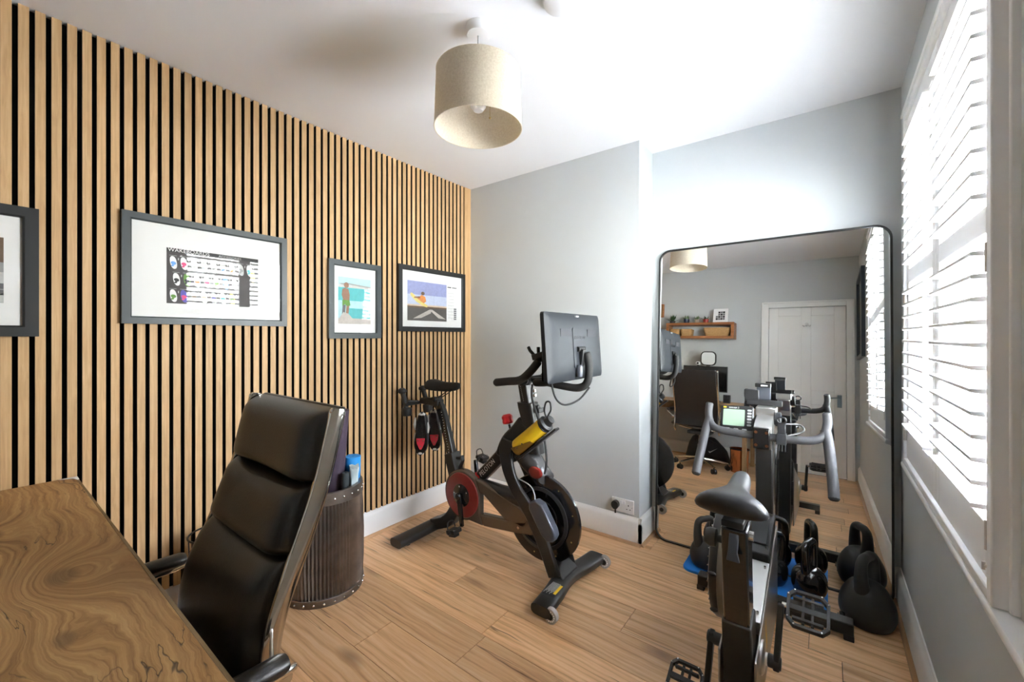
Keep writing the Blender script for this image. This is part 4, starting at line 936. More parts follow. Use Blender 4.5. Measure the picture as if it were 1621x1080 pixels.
# touchscreen
sc_n = V(1, 0, .03).normalized()
sx0 = -1.045
rs = []
for d, ins, r in ((-.016, .004, .012), (-.012, 0, .014), (.008, 0, .014), (.016, .012, .016), (.024, .05, .02), (.028, .09, .02)):
    rs.append([V(sx0 + d - .012 * ((h - 1.25) / .17), Y0 + .025 + w_, h) for w_, h in rrect(-.287 + ins, .287 - ins, 1.078 + ins, 1.418 - ins, r, 4)])
sc = MB().loft(rs).build('touchscreen', 'screen_back', bk, smooth=30)
MB().loft([[V(sx0 - .0165, Y0 + .025 + w_, h) for w_, h in rrect(-.278, .278, 1.088, 1.408, .01, 4)], [V(sx0 - .0185, Y0 + .025 + w_, h) for w_, h in rrect(-.278, .278, 1.088, 1.408, .01, 4)]]).build('display_glass', 'black_gloss', sc)
xf = sx0 + .0292
MB().loft([[V(xf + .001 - .012 * ((h - 1.25) / .17), Y0 + .035 + w_, h) for w_, h in rrect(-.07, .07, 1.14, 1.345, .012, 4)], [V(xf - .004 - .012 * ((h - 1.25) / .17), Y0 + .035 + w_, h) for w_, h in rrect(-.07, .07, 1.14, 1.345, .012, 4)]]).build('mount_plate', 'screen_back', sc)
for yy in (-.14, .14):
    m = MB()
    for k in range(7): m.box((xf - .008, Y0 + .035 + yy - .048, 1.30 + k * .0055), (xf + .0005 - .004, Y0 + .035 + yy + .048, 1.304 + k * .0055))
    stuff(m.build('speaker_grille', 'vent_grey', sc, smooth=0))
B((xf - .024, Y0 + .02, 1.4), (xf - .014, Y0 + .05, 1.408), 'camera_bump', 'button_grey', sc, bevel=.002)
text('lettering', 'PELOTON', .026, (xf + .0004, Y0 + .035, 1.294), (0, 1, 0), (0, 0, 1), 'logo_dark', sc, sx=.95, space=1.1)
m = MB(); m.ribbon(cr([q(-1.30, 1.06, .02), q(-1.16, 1.075, .03), q(-1.06, 1.11, .035), q(-1.01, 1.16, .035), q(-.998, 1.235, .035)], 5), SY, .035, .022); m.cyl(V(-1.012, Y0 + .0, 1.235), V(-1.012, Y0 + .075, 1.235), .014, n=14)
m.build('screen_arm', 'black_metal', bk, bevel=.003)
MB().lathe([(.016, 0), (.018, .01), (.018, .05), (.012, .06)], V(-1.0, Y0 + .0, 1.095), (0, 0, 1), 14).build('cable_grip', 'cover_slate', bk)
# leads
m = MB(); m.tube(cr([V(-1.06, 1.70, 1.09), V(-1.05, 1.73, 1.0), V(-1.05, 1.82, .955), V(-1.03, 1.93, .97), V(-1.0, 1.99, 1.03)], 6), .005, 8)
m.build('screen_lead', 'dark_rubber', bk)
m = MB(); m.tube(cr([q(-1.27, 1.04, -.03), q(-1.26, .98, -.05), q(-1.245, .92, -.045), q(-1.225, .86, -.04), q(-1.20, .75, -.02), q(-1.185, .64, -.02), q(-1.19, .57, -.03)], 6), .006, 8); m.build('frame_lead', 'dark_rubber', bk)
# bottle cage
ba0, ba1 = V(-1.335, 1.80, .700), V(-1.105, 1.80, .888); bd = (ba1 - ba0).normalized(); bn = V(0, -1, 0).cross(bd)
MB().obox(ba0 + bd * .13 - bn * .055 * (1 if bn.z > 0 else -1), (bd, SY, bn), (.15, .02, .006)).build('cage_bracket', 'black_satin', bk, bevel=.003); m = MB()
k = 14; up = bn * (1 if bn.z > 0 else -1)
rs = []
for i in range(9):
    t = i / 8; a0 = -.15 + .5 * t; o = ba0 + bd * (.125 * t - .004); rr = .0465
    rs.append([o + (-up * math.cos(a) + V(0, 1, 0) * math.sin(a)) * rr for a in [(-1.75 + 3.5 * j / k) * (1 - .45 * t) for j in range(k + 1)]] + [o + (-up * math.cos(a) + V(0, 1, 0) * math.sin(a)) * (rr - .002) for a in [(1.75 - 3.5 * j / k) * (1 - .45 * t) for j in range(k + 1)]])
m.loft(rs); cg = m.build('bottle_cage', 'holder_amber', bk, smooth=50)
m = MB()
for t in (.03, .075): o = ba0 + bd * t; m.cyl(o + V(0, -.047, 0) - up * .012, o + V(0, -.0485, 0) - up * .012, .0045, n=8)
stuff(m.build('rivets', 'steel', cg))
# lettering on the main tube
td = V(1, 0, (.66 - .45) / (1.45 - 1.68) * -1).normalized(); td = (q(-1.48, .635) - q(-1.62, .495)).normalized(); tu = V(-td.z, 0, td.x)
text('lettering', 'PELOTON', .040, q(-1.592, .5255, -.0316), td, tu, 'logo_white', bk, sx=.80, space=1.08)
lm = MB(); c0 = q(-1.672, .447, -.0318)
rr_ = []
lm.loft([[c0 + td * math.cos(a) * r + tu * math.sin(a) * r + V(0, y_, 0) for a in [2 * PI * j / 24 for j in range(24)]] for r, y_ in ((.023, 0), (.023, -.0006), (.010, -.0006), (.010, 0))], caps=False, closed=True)
lm.obox(c0 + td * -.030 + tu * .0, (td, tu, SY), (.016, .005, .0005)); lm.obox(c0 + tu * .024 + td * .012, (td + tu, tu - td, SY), (.010, .004, .0005))
lm.build('emblem', 'logo_red', bk, smooth=0)
# yellow bottle
bt = thing('water_bottle', 'yellow water bottle with a black carry loop cap in the spin bike cage', 'bottle', ba0)
MB().lathe([(.001, 0), (.036, 0), (.041, .008), (.042, .03), (.042, .205), (.040, .225), (.038, .228)], ba0, bd, 32).build('body', 'bottle_yellow', bt)
m = MB(); m.lathe([(.0385, .218), (.0425, .219), (.0425, .224), (.040, .225), (.040, .233), (.0425, .234), (.0425, .243), (.036, .247), (.028, .25), (.024, .262), (.022, .280), (.001, .284)], ba0, bd, 32); m.build('cap', 'black_plastic', bt)
c0 = ba0 + bd * .262 + up * .01
MB().tube(cr([c0 + up * .012, c0 + up * .045 + bd * .012 + V(0, -.004, 0), c0 + up * .075 + bd * .045, c0 + up * .062 + bd * .066, c0 + up * .03 + bd * .048, c0 + up * .018 + bd * .02], 5, True), .0048, 8, closed=True).build('carry_loop', 'black_plastic', bt)
# cycling shoes hanging behind the saddle
def shoe(c, label, dx):
    c = V(c); t = thing('cycling_shoe', label, 'shoe', c, 'cycling shoes hung on the spin bike')
    t.rotation_euler = (0, 0, .70); hh = .138; rs = []
    for i in range(17):
        s = -1 + 2 * i / 16; e = max(.18, math.sqrt(max(0, 1 - abs(s) ** 5))); w_ = (.040 + .006 * math.cos((s + .45) * 2.2)) * e; d = (.05 if s > 0 else .036 + .014 * (s + 1)) * e
        rs.append([c + V(math.cos(a) * w_ + .008 * s * dx, (math.sin(a) * d + d * .6) if math.sin(a) > 0 else d * .6 + math.sin(a) * .022 * e - .012, s * hh) for a in [2 * PI * j / 18 for j in range(18)]])
    MB().loft(rs).build('upper', 'black_plastic', t, smooth=60)
    m = MB(); rs = []
    for i in range(17):
        s = -1 + 2 * i / 16; e = max(.2, math.sqrt(max(0, 1 - abs(s) ** 4))); w_ = (.031 + .011 * math.cos((s + .5) * 2.4)) * e; x = .008 * s * dx
        rs.append([c + V(x - w_, -.014, s * hh), c + V(x + w_, -.014, s * hh), c + V(x + w_, .004, s * hh), c + V(x - w_, .004, s * hh)])
    so_ = m.loft(rs).build('sole', 'black_gloss', t, smooth=40)
    MB().prism([(-.028, .022), (.028, .022), (.024, -.012), (.006, -.05), (-.006, -.05), (-.024, -.012)], c + V(-.003 * dx, -.0145, -.05), (1, 0, 0), (0, 0, 1), (0, -.008, 0)).build('cleat', 'cleat_red', so_, bevel=.003)
    m = MB()
    for a, b in ((-.016, .008), (.016, .008), (0, -.028)): m.cyl(c + V(a - .003 * dx, -.0225, -.05 + b), c + V(a - .003 * dx, -.024, -.05 + b), .0045, n=8)
    stuff(m.build('cleat_bolts', 'steel', so_))
    for sg, z0, z1 in ((-1, .02, .10), (1, .0, .07), (-1, -.06, .0)):
        MB().tube([c + V(sg * .040, .012, z1), c + V(sg * .0435, .010, (z0 + z1) / 2), c + V(sg * .041, .014, z0)], [.006, .010, .006], 8).build('side_flash', 'shoe_white', t)
    MB().sphere(c + V(.008 * dx, -.006, hh - .014), (.022, .010, .013), 12, 8).build('heel_pad', 'shoe_white', so_); MB().sphere(c + V(-.008 * dx, -.006, -hh + .012), (.024, .010, .013), 12, 8).build('toe_pad', 'shoe_white', so_)
shoe((-2.09, 1.775, .672), 'black cycling shoe with red cleat hanging behind the saddle, the nearer one', .6)
shoe((-2.10, 1.895, .672), 'black cycling shoe with red cleat hanging against the seat post, the farther one', -.6)
# ------------------------------------------------------------------ air-resistance bike in front of the mirror, pointing to +y
BX = -.222
eb = thing('air_bike', 'black and silver air exercise bike with drop handlebars facing the mirror', 'exercise bike', (BX, 1.75, 0))
SX = (1, 0, 0)
ffo = B((-.53, 2.27, .022), (.092, 2.33, .074), 'front_foot', 'black_satin', eb, bevel=.004)
for x in (-.49, .055):
    wh = MB().lathe([(.008, -.01), (.029, -.01), (.031, -.005), (.031, .005), (.029, .01), (.008, .01)], (x, 2.375, .031), (1, 0, 0), 24).build('transport_wheel', 'black_gloss', ffo)
    MB().box((x - .017, 2.33, .03), (x - .012, 2.385, .05)).cyl((x - .018, 2.375, .031), (x + .014, 2.375, .031), .007, n=10).build('wheel_bracket', 'steel', wh)
for x in (-.515, .075): B((x - .018, 2.268, 0), (x + .018, 2.332, .024), 'foot_pad', 'dark_rubber', ffo, bevel=.003)
rfo = B((-.40, 1.15, .026), (-.044, 1.205, .07), 'rear_foot', 'black_satin', eb, bevel=.004)
for x in (-.385, -.06): B((x - .016, 1.148, 0), (x + .016, 1.207, .028), 'foot_pad', 'dark_rubber', rfo, bevel=.003)
m = MB(); m.ribbon([(BX, 1.16, .075), (BX, 1.30, .09), (BX, 1.9, .095), (BX, 2.31, .075)], SX, .055, .06); m.build('base_beam', 'black_satin', eb, bevel=.004)
m = MB(); m.ribbon([(BX, 1.525, .10), (BX, 1.478, .42)], SX, .082, .10); m.build('seat_tube', 'black_plastic', eb, bevel=.005)
m = MB(); m.ribbon([(BX, 1.48, .40), (BX, 1.435, .725)], SX, .072, .088); stp = m.build('seat_post', 'black_gloss', eb, bevel=.006)
MB().ribbon([(BX, 1.41, .73), (BX, 1.395, .70), (BX - .002, 1.384, .655), (BX, 1.378, .63)], SX, [.034, .026, .026, .036], .009).build('quick_lever', 'cover_slate', stp, bevel=.002)
MB().cyl((BX - .036, 1.45, .655), (BX - .06, 1.45, .655), .012, n=12).lathe([(.012, 0), (.028, .005), (.03, .02), (.024, .035), (.001, .036)], (BX - .055, 1.45, .655), (-1, 0, 0), 14).build('seat_knob', 'black_plastic', stp)
MB().cyl((BX + .036, 1.425, .70), (BX + .048, 1.425, .70), .014, n=12).build('clamp_nut', 'steel', stp)
m = MB(); m.box((BX - .03, 1.36, .735), (BX + .03, 1.50, .755)); m.cyl((BX - .04, 1.43, .765), (BX + .04, 1.43, .765), .016, n=14); m.build('saddle_clamp', 'black_metal', eb, bevel=.003)
for s in (-1, 1): MB().tube(cr([(BX + s * .045, 1.33, .785), (BX + s * .03, 1.40, .772), (BX + s * .024, 1.48, .775), (BX + s * .01, 1.55, .81)], 5), .005, 8).build('saddle_rail', 'steel', eb)
saddle('saddle', BX, 1.295, .812, .265, .218, .066, 'grey_saddle', eb, (0, 1), .030, .58, .075)
# side plates with the silver top cover
poly = [(1.45, .10), (1.44, .31), (1.60, .34), (1.88, .425), (2.10, .49), (2.12, .12)]
for x, d in ((BX + .047, .006), (BX - .053, .006)): MB().prism(poly, (x, 0, 0), (0, 1, 0), (0, 0, 1), (d, 0, 0)).build('side_plate', 'plate_metal', eb, bevel=.002)
m = MB(); m.prism([(1.60, .30), (1.60, .342), (1.87, .424), (1.87, .38)], (BX - .045, 0, 0), (0, 1, 0), (0, 0, 1), (.091, 0, 0)); m.build('top_cover', 'aluminium', eb, bevel=.002)
m = MB(); m.prism([(1.875, .38), (1.875, .45), (1.90, .465), (2.09, .535), (2.115, .53), (2.115, .40)], (BX - .044, 0, 0), (0, 1, 0), (0, 0, 1), (.089, 0, 0)); cbx = m.build('chain_box', 'box_black', eb, bevel=.005)
m = MB(); m.prism([(1.91, .472), (1.912, .478), (2.078, .540), (2.08, .533)], (BX - .032, 0, 0), (0, 1, 0), (0, 0, 1), (.064, 0, 0)); m.build('box_lid', 'box_black', cbx, bevel=.002)
m = MB()
for y_, z_ in ((1.63, .36), (1.84, .421), (1.90, .475), (2.08, .54)):
    for s in (-1, 1): m.cyl((BX + s * .034, y_, z_ - .008), (BX + s * .034, y_, z_ + .002), .004, n=8)
stuff(m.build('cover_screws', 'steel', eb))
dm = MB()
for i in range(4):
    o = V(BX + .0538, 1.66 + i * .012, .30 - i * .028); dm.add([o, o + V(0, .012, .012), o + V(0, .03, .016), o + V(0, .018, -.004), o + V(0, .012, -.02), o + V(0, .002, -.016)], [(0, 1, 2, 3, 4, 5)])
stuff(dm.build('decal', 'label_yellow', eb, smooth=0))
# cranks
cz, cyy = .262, 1.555
MB().lathe([(.05, 0), (.05, .006), (.043, .010), (.018, .012), (.018, .03), (.001, .031)], (BX + .053, cyy, cz), (1, 0, 0), 30).build('crank_boss', 'aluminium', eb)
MB().ribbon([(BX + .095, cyy - .004, cz - .02), (BX + .095, cyy, cz), (BX + .105, cyy + .032, cz + .175)], SX, .018, [.036, .036, .026]).cyl((BX + .07, cyy, cz), (BX + .108, cyy, cz), .02, n=16).build('crank', 'black_satin', eb, bevel=.004)
MB().ribbon([(BX - .095, cyy + .004, cz + .02), (BX - .095, cyy, cz), (BX - .105, cyy - .032, cz - .172)], SX, .018, [.036, .036, .026]).cyl((BX - .05, cyy, cz), (BX - .108, cyy, cz), .02, n=16).build('crank', 'black_satin', eb, bevel=.004)
def platform_pedal(c, tilt, sgn):
    c = V(c); A = V(0, math.cos(tilt), math.sin(tilt)); N_ = V(0, -math.sin(tilt), math.cos(tilt)); X = V(1, 0, 0)
    oc = [(-.056, -.040), (-.038, -.060), (.038, -.060), (.056, -.040), (.056, .040), (.038, .060), (-.038, .060), (-.056, .040)]
    m = MB(); ring = lambda k, d: [c + X * p[0] * k + A * p[1] * k + N_ * d for p in oc]
    m.loft([ring(1, -.009), ring(1, .009), ring(.84, .009), ring(.84, -.009)], caps=False, closed=True)
    m.obox(c, (X, A, N_), (.05, .009, .008))
    for s in (-1, 1): m.obox(c + X * s * .012 + A * 0, (X, A, N_), (.004, .046, .006))
    for s in (-1, 1): m.obox(c + A * s * .033, (X, A, N_), (.04, .004, .0085))
    o = m.build('pedal', 'black_metal', eb, bevel=.0015)
    MB().cyl(c - X * sgn * .068, c + X * sgn * .05, .0075, n=10).build('pedal_axle', 'steel', o)
    m = MB()
    for p in oc: m.cyl(c + X * p[0] * .93 + A * p[1] * .93 + N_ * .009, c + X * p[0] * .93 + A * p[1] * .93 + N_ * .012, .0025, n=6)
    stuff(m.build('grip_pins', 'steel', o))
platform_pedal((BX + .175, cyy + .04, cz + .172), .55, 1); platform_pedal((BX - .175, cyy - .032, cz - .172), .45, -1)
# fan housing on the left
fx0, fy_, fz_ = BX - .088, 1.815, .425
m = MB(); m.lathe([(.05, -.03), (.188, -.034), (.203, -.029), (.210, -.016), (.210, .022), (.203, .032), (.19, .034), (.05, .03)], (fx0, fy_, fz_), (1, 0, 0), 64); fan = m.build('fan_housing', 'black_satin', eb)
m = MB()
for i in range(40):
    a = 2 * PI * i / 40; m.cyl((fx0 - .034, fy_ + math.cos(a) * .06, fz_ + math.sin(a) * .06), (fx0 - .037, fy_ + math.cos(a + .25) * .185, fz_ + math.sin(a + .25) * .185), .0022, n=5)
for r in (.09, .125, .16): m.tube([(fx0 - .036, fy_ + math.cos(2 * PI * j / 40) * r, fz_ + math.sin(2 * PI * j / 40) * r) for j in range(40)], .0022, 5, closed=True)
stuff(m.build('fan_grille', 'steel', fan))
MB().lathe([(.2105, -.002), (.2125, .0), (.2125, .018), (.2105, .020)], (fx0, fy_, fz_), (1, 0, 0), 64, caps=False).build('fan_band', 'band_tan', fan)
for a in (2.4, 3.0, 3.7): MB().sphere((fx0 - .015, fy_ + math.cos(a) * .215, fz_ + math.sin(a) * .215), (.014, .008, .008), 10, 6).build('housing_clip', 'black_plastic', fan)
MB().lathe([(.05, 0), (.05, .012), (.03, .016), (.001, .016)], (fx0 - .032, fy_, fz_), (-1, 0, 0), 24).build('fan_cap', 'black_plastic', fan)
# column, stem, handlebar
m = MB(); m.ribbon([(BX + .004, 2.175, .09), (BX + .004, 2.150, .50), (BX + .004, 2.135, .85)], SX, .066, .075); cl = m.build('column', 'black_satin', eb, bevel=.006)
m = MB(); m.prism([(2.09, .812), (2.09, .905), (2.13, .925), (2.25, .955), (2.26, .93), (2.18, .86), (2.17, .812)], (BX - .034, 0, 0), (0, 1, 0), (0, 0, 1), (.068, 0, 0)); stem = m.build('stem', 'aluminium', eb, bevel=.003)
B((BX - .033, 2.062, .815), (BX + .029, 2.09, .905), 'bar_clamp', 'black_gloss', stem, bevel=.004)
m = MB()
for a in (-.022, .018):
    for b in (.832, .888): m.cyl((BX + a, 2.063, b), (BX + a, 2.058, b), .0065, n=10)
stuff(m.build('clamp_bolts', 'copper', stem))
MB().box((BX - .04, 2.20, .935), (BX + .042, 2.27, .975)).build('stem_head', 'aluminium', stem, bevel=.004)
MB().cyl((BX + .034, 2.20, .93), (BX + .06, 2.20, .93), .03, n=12).build('adjuster_knob', 'black_plastic', stem, bevel=.003)
hz, hy = .866, 2.088
m = MB()
for s in (-1, 1):
    m.tube(cr([(BX, hy, hz), (BX + s * .10, hy, hz + .001), (BX + s * .175, hy + .003, hz + .008), (BX + s * .212, hy + .02, hz + .03), (BX + s * .224, hy + .04, hz + .075), (BX + s * .222, hy + .055, hz + .118)], 6), [.0165] * 30 + [.013], 14)
bar = m.build('handlebar', 'grey_foam', eb)
for s in (-1, 1):
    p = cr([(BX + s * .218, hy + .03, hz + .05), (BX + s * .228, hy + .005, hz), (BX + s * .236, hy - .045, hz - .075), (BX + s * .242, hy - .09, hz - .14), (BX + s * .244, hy - .115, hz - .178)], 6)
    MB().tube(p, .0185, 14).build('drop_grip', 'grey_foam', bar)
    MB().tube([p[-1] - (p[-1] - p[-2]) * .2, p[-1] + (p[-1] - p[-2]).normalized() * .006], [.0188, .014], 14).build('end_cap', 'dark_rubber', bar)
m = MB(); m.box((BX + .052, hy - .022, hz - .022), (BX + .088, hy + .022, hz + .022)); m.box((BX + .056, hy - .015, hz + .02), (BX + .084, hy + .018, hz + .065)); m.tube([(BX + .07 + math.cos(a) * .016, hy - .01, hz + .08 + math.sin(a) * .013) for a in [i * PI / 8 for i in range(16)]], .004, 6, closed=True)
for i in range(3): m.cyl((BX + .06 + i * .011, hy + .01, hz - .02), (BX + .06 + i * .011, hy + .005, hz - .055), .003, n=6)
m.build('light_mount', 'black_plastic', bar, bevel=.002)
MB().tube(cr([(BX + .04, 2.2, .90), (BX + .09, 2.24, .905), (BX + .13, 2.26, .90), (BX + .14, 2.20, .885), (BX + .09, 2.12, .875)], 6), .0042, 8).build('cable_loop', 'shade_dark', eb)
# performance monitor
mc = V(-.333, 2.165, .917); mu = V(0, .30, .954).normalized(); mr_ = V(.995, .0, .03).normalized(); mn = mr_.cross(mu)   # mn points to the rider
mon = MB().loft([[mc + mr_ * a + mu * b + mn * d for a, b in rrect(-.068 + i, .068 - i, -.060 + i, .060 - i, .010, 3)] for d, i in ((-.022, .006), (-.016, 0), (.006, 0), (.010, .004))]).build('monitor', 'black_plastic', eb, smooth=35)
MB().loft([[mc + mr_ * a + mu * b + mn * d for a, b in rrect(-.056, .033, -.034, .042, .004, 3)] for d in (.0095, .0108)]).build('lcd', 'lcd_green', mon)
m = MB()
for i in range(6): m.loft([[mc + mr_ * a + mu * b + mn * d for a, b in rrect(.043, .061, .036 - i * .0135, .0445 - i * .0135, .004, 3)] for d in (.0095, .0115)])
for i in range(3): m.loft([[mc + mr_ * a + mu * b + mn * d for a, b in rrect(-.044 + i * .034, -.024 + i * .034, -.053, -.045, .0038, 3)] for d in (.0095, .0115)])
stuff(m.build('buttons', 'button_grey', mon))
text('lettering', 'concept 2', .0105, mc + mr_ * -.012 + mu * .0505 + mn * .0108, mr_, mu, 'logo_white', mon)
m = MB(); m.obox(mc + mr_ * -.050 + mu * .0505 + mn * .0106, (mr_, mu, mn), (.006, .003, .0004)); m.build('yellow_mark', 'label_yellow', mon)
MB().tube(cr([mc - mn * .02 - mu * .04, mc - mn * .05 - mu * .045 + mr_ * .03, V(BX - .03, 2.24, .93)], 5), .012, 10).build('monitor_arm', 'black_plastic', eb)
m = MB(); m.obox(mc - mu * .067 + mr_ * .01 + mn * .0, (mr_, mu, mn), (.05, .006, .014)); m.build('monitor_tray', 'black_plastic', mon, bevel=.002)
# phone holder behind the monitor
m = MB(); m.box((BX - .085, 2.265, .975), (BX + .06, 2.285, 1.0)); m.box((BX - .095, 2.275, .99), (BX - .035, 2.30, 1.045)); hold = m.build('phone_holder', 'black_plastic', eb, bevel=.003)
B((BX - .045, 2.285, 1.0), (BX + .012, 2.293, 1.065), 'back_plate', 'cover_slate', hold, bevel=.002); B((BX - .05, 2.262, 1.06), (BX + .014, 2.297, 1.078), 'top_claw', 'black_metal', hold, bevel=.003)
MB().box((BX - .025, 2.26, 1.066), (BX + .002, 2.263, 1.072)).build('claw_lettering', 'logo_white', hold)
B((BX + .045, 2.29, .97), (BX + .05, 2.30, 1.0), 'spring_plate', 'steel', hold)

# ------------------------------------------------------------------ kettlebells on a blue mat
mt = MB().loft([[V(x, yy, z) for x, yy in rrect(-.645 + i, .005 - i, 2.405 + i, 2.655 - i, .045, 6)] for z, i in ((0, .002), (.003, 0), (.013, 0), (.016, .003))]).build('exercise_pad', 'mat_blue', None, org=(-.32, 2.53, 0)); tag(mt, 'flat blue rubber mat under the kettlebells by the mirror', 'mat')
def kettlebell(label, x, yy, z0, R, H, mat, hx, hr, rot=0.0, vinyl=False):
    t = thing('kettlebell', label, 'kettlebell', (x, yy, z0), 'kettlebells by the mirror')
    prof = [(.001, 0), (R * .62, 0), (R * .78, R * .07), (R * .96, R * .45), (R, R * .85), (R * .96, R * 1.2), (R * .80, R * 1.55), (R * .5, R * 1.78), (.001, R * 1.86)]
    if vinyl: prof = [(.001, 0), (R * .70, 0), (R * .86, R * .08), (R * .99, R * .40), (R, R * .75), (R * .93, R * 1.1), (R * .78, R * 1.42), (R * .58, R * 1.70), (R * .3, R * 1.85), (.001, R * 1.88)]
    pp = cr([(r, 0, h) for r, h in prof], 3)
    MB().lathe([(max(.0005, p.x), p.z) for p in pp], (x, yy, z0), n=36).build('bell', mat, t, smooth=70)
    c, s = math.cos(rot), math.sin(rot); P_ = lambda a, h: V(x + a * c, yy + a * s, z0 + h)
    zs = R * 1.45
    path = cr([P_(-hx * .78, zs), P_(-hx, zs + (H - zs) * .35), P_(-hx * .95, H - hr * 2.2), P_(-hx * .55, H - hr * 1.05), P_(0, H - hr), P_(hx * .55, H - hr * 1.05), P_(hx * .95, H - hr * 2.2), P_(hx, zs + (H - zs) * .35), P_(hx * .78, zs)], 5)
    k = len(path); rad = [hr * (1 + (.75 if vinyl else .35) * abs(2 * i / (k - 1) - 1) ** 3) for i in range(k)]
    MB().tube(path, rad, 14).build('handle', mat, t, smooth=70)
    return t
kettlebell('large matte black vinyl kettlebell on the bare floor beside the right baseboard', .146, 2.475, 0, .103, .315, 'kettle_vinyl', .058, .020, 1.15, True)
kettlebell('glossy black kettlebell at the right end of the blue mat', -.07, 2.535, .016, .076, .275, 'kettle_gloss', .050, .0165, 1.25)
kettlebell('glossy black kettlebell mostly hidden behind the air bike on the blue mat', -.228, 2.555, .016, .072, .265, 'kettle_gloss', .048, .016, .5)
kettlebell('matte black kettlebell at the left end of the blue mat, left of the air bike', -.545, 2.515, .016, .080, .272, 'kettle_vinyl', .050, .017, .9, True)

# ------------------------------------------------------------------ rear wall: shelf, desk things (seen in the mirror)
sh = thing('box_shelf', 'long open reddish wooden box shelf on the rear wall', 'shelf', (-1.355, YR, 1.56))
sx0_, sx1_, sz0_, sz1_, sf = -1.775, -.935, 1.56, 1.77, -.37
for a, b, nm in [((sx0_, YR, sz1_ - .032), (sx1_, sf, sz1_), 'top_board'), ((sx0_, YR, sz0_), (sx1_, sf, sz0_ + .032), 'bottom_board'), ((sx0_, YR, sz0_ + .032), (sx0_ + .035, sf, sz1_ - .032), 'end_board'), ((sx1_ - .035, YR, sz0_ + .032), (sx1_, sf, sz1_ - .032), 'end_board')]: B(a, b, nm, 'shelf_wood', sh, bevel=.003)
def basket(label, x0, x1, h):
    zb_ = sz0_ + .033; t = thing('wicker_basket', label, 'basket', ((x0 + x1) / 2, -.455, zb_), 'wicker baskets in the box shelf'); cxx = (x0 + x1) / 2
    rs = []
    for z, k in ((0, .84), (h * .5, .93), (h, 1.0), (h, .93), (.008, .78)): rs.append([V(cxx + a * k, -.462 + b * k, zb_ + z) for a, b in rrect(-(x1 - x0) / 2, (x1 - x0) / 2, -.085, .085, .03, 4)])
    MB().loft(rs).build('weave', 'wicker', t)
    for i in range(5): MB().tube([V(cxx + a * (.86 + .03 * i) * 1.01, -.462 + b * (.86 + .03 * i) * 1.01, zb_ + h * (.1 + .2 * i)) for a, b in rrect(-(x1 - x0) / 2, (x1 - x0) / 2, -.085, .085, .03, 4)], .0045, 6, closed=True).build('woven_band', 'wicker', t)
    return t
basket('small wicker basket at the left end of the box shelf', -1.735, -1.605, .095); basket('small wicker basket second from the left in the box shelf', -1.59, -1.445, .092); basket('wide wicker basket at the right end of the box shelf', -1.30, -.985, .108)
def plant(label, x, yy, z, pot, pm, pr, ph, kind, seed):
    t = thing('potted_plant', label, 'plant', (x, yy, z), 'small plants on the box shelf'); random.seed(seed)
    MB().lathe([(.001, 0), (pr * .8, 0), (pr, ph), (pr * .88, ph), (pr * .8, ph * .8), (.001, ph * .8)], (x, yy, z), n=20).build('pot', pm, t)
    m = MB(); nl = 34 if kind == 'bush' else 16
    for i in range(nl):
        a = random.random() * 2 * PI; el = .35 + random.random() * 1.1; ln = (.055 + random.random() * .04) * (1.15 if kind == 'bush' else .75)
        o = V(x + math.cos(a) * pr * .3, yy + math.sin(a) * pr * .3, z + ph * .85); d = V(math.cos(a) * math.cos(el), math.sin(a) * math.cos(el), math.sin(el)); s_ = d.cross(V(0, 0, 1)).normalized() * (.010 if kind == 'bush' else .008)
        m.add([o - s_ * .2, o + s_ * .2, o + d * ln * .6 + s_, o + d * ln, o + d * ln * .6 - s_, o + d * ln * .5 + d.cross(s_).normalized() * .004], [(0, 1, 5), (1, 2, 5), (2, 3, 5), (3, 4, 5), (4, 0, 5)])
    stuff(m.build('leaves', 'leaf_dark' if kind != 'succ' else 'leaf_pale', t, smooth=0))
plant('bushy dark green plant at the left end of the shelf top', -1.715, -.46, sz1_, 1, 'pot_dark', .038, .035, 'bush', 1)
plant('small plant in a navy pot on the shelf top', -1.53, -.46, sz1_, 1, 'pot_navy', .038, .058, 'succ', 2)
plant('small plant in a pale clay pot on the shelf top', -1.395, -.46, sz1_, 1, 'pot_clay', .030, .05, 'succ', 3)
plant('small plant in a red pot on the shelf top', -1.285, -.46, sz1_, 1, 'pot_red', .036, .052, 'succ2', 4)
pf = thing('photo_frame', 'small white photo frame leaning on the shelf top', 'photo frame', (-1.10, -.46, sz1_))
fu = V(0, -.22, .975).normalized(); fr_ = V(.995, .08, 0); fo = V(-1.10, -.42, sz1_ + .001); fn = fu.cross(fr_) * -1
fn = fr_.cross(fu)
if fn.y < 0: fn = -fn
MB().loft([[fo + fr_ * a + fu * b + fn * d for a, b in ((-.088, 0), (.088, 0), (.088, .185), (-.088, .185))] for d in (0, .014)]).build('frame', 'white_plastic', pf, bevel=.002)
m = MB()
for i in range(4):
    for j in range(4):
        if (i, j) in ((0, 3), (0, 2)): continue
        m.add([fo + fr_ * (-(.056 - i * .028) + a) + fu * (.03 + j * .03 + b) + fn * .0146 for a, b in ((0, 0), (.025, 0), (.025, .026), (0, .026))], [(0, 1, 2, 3)], (i + j) % 2)
m.build('collage', ['print_ink', 'ink_mid'], pf, smooth=0)
mo = thing('computer_monitor', 'wide black computer monitor on the desk', 'monitor', (-1.25, -.32, .75))
B((-1.51, -.315, .872), (-.985, -.290, 1.195), 'panel', 'black_plastic', mo, bevel=.004); B((-1.503, -.2905, .882), (-.992, -.2895, 1.188), 'display', 'black_gloss', mo)
MB().box((-1.27, -.335, .76), (-1.23, -.315, 1.0)).box((-1.36, -.42, .75), (-1.14, -.24, .762)).build('stand', 'black_plastic', mo, bevel=.004)
lp = thing('light_panel', 'white rounded square light panel with black rim above the monitor', 'light panel', (-1.213, -.32, 1.195))
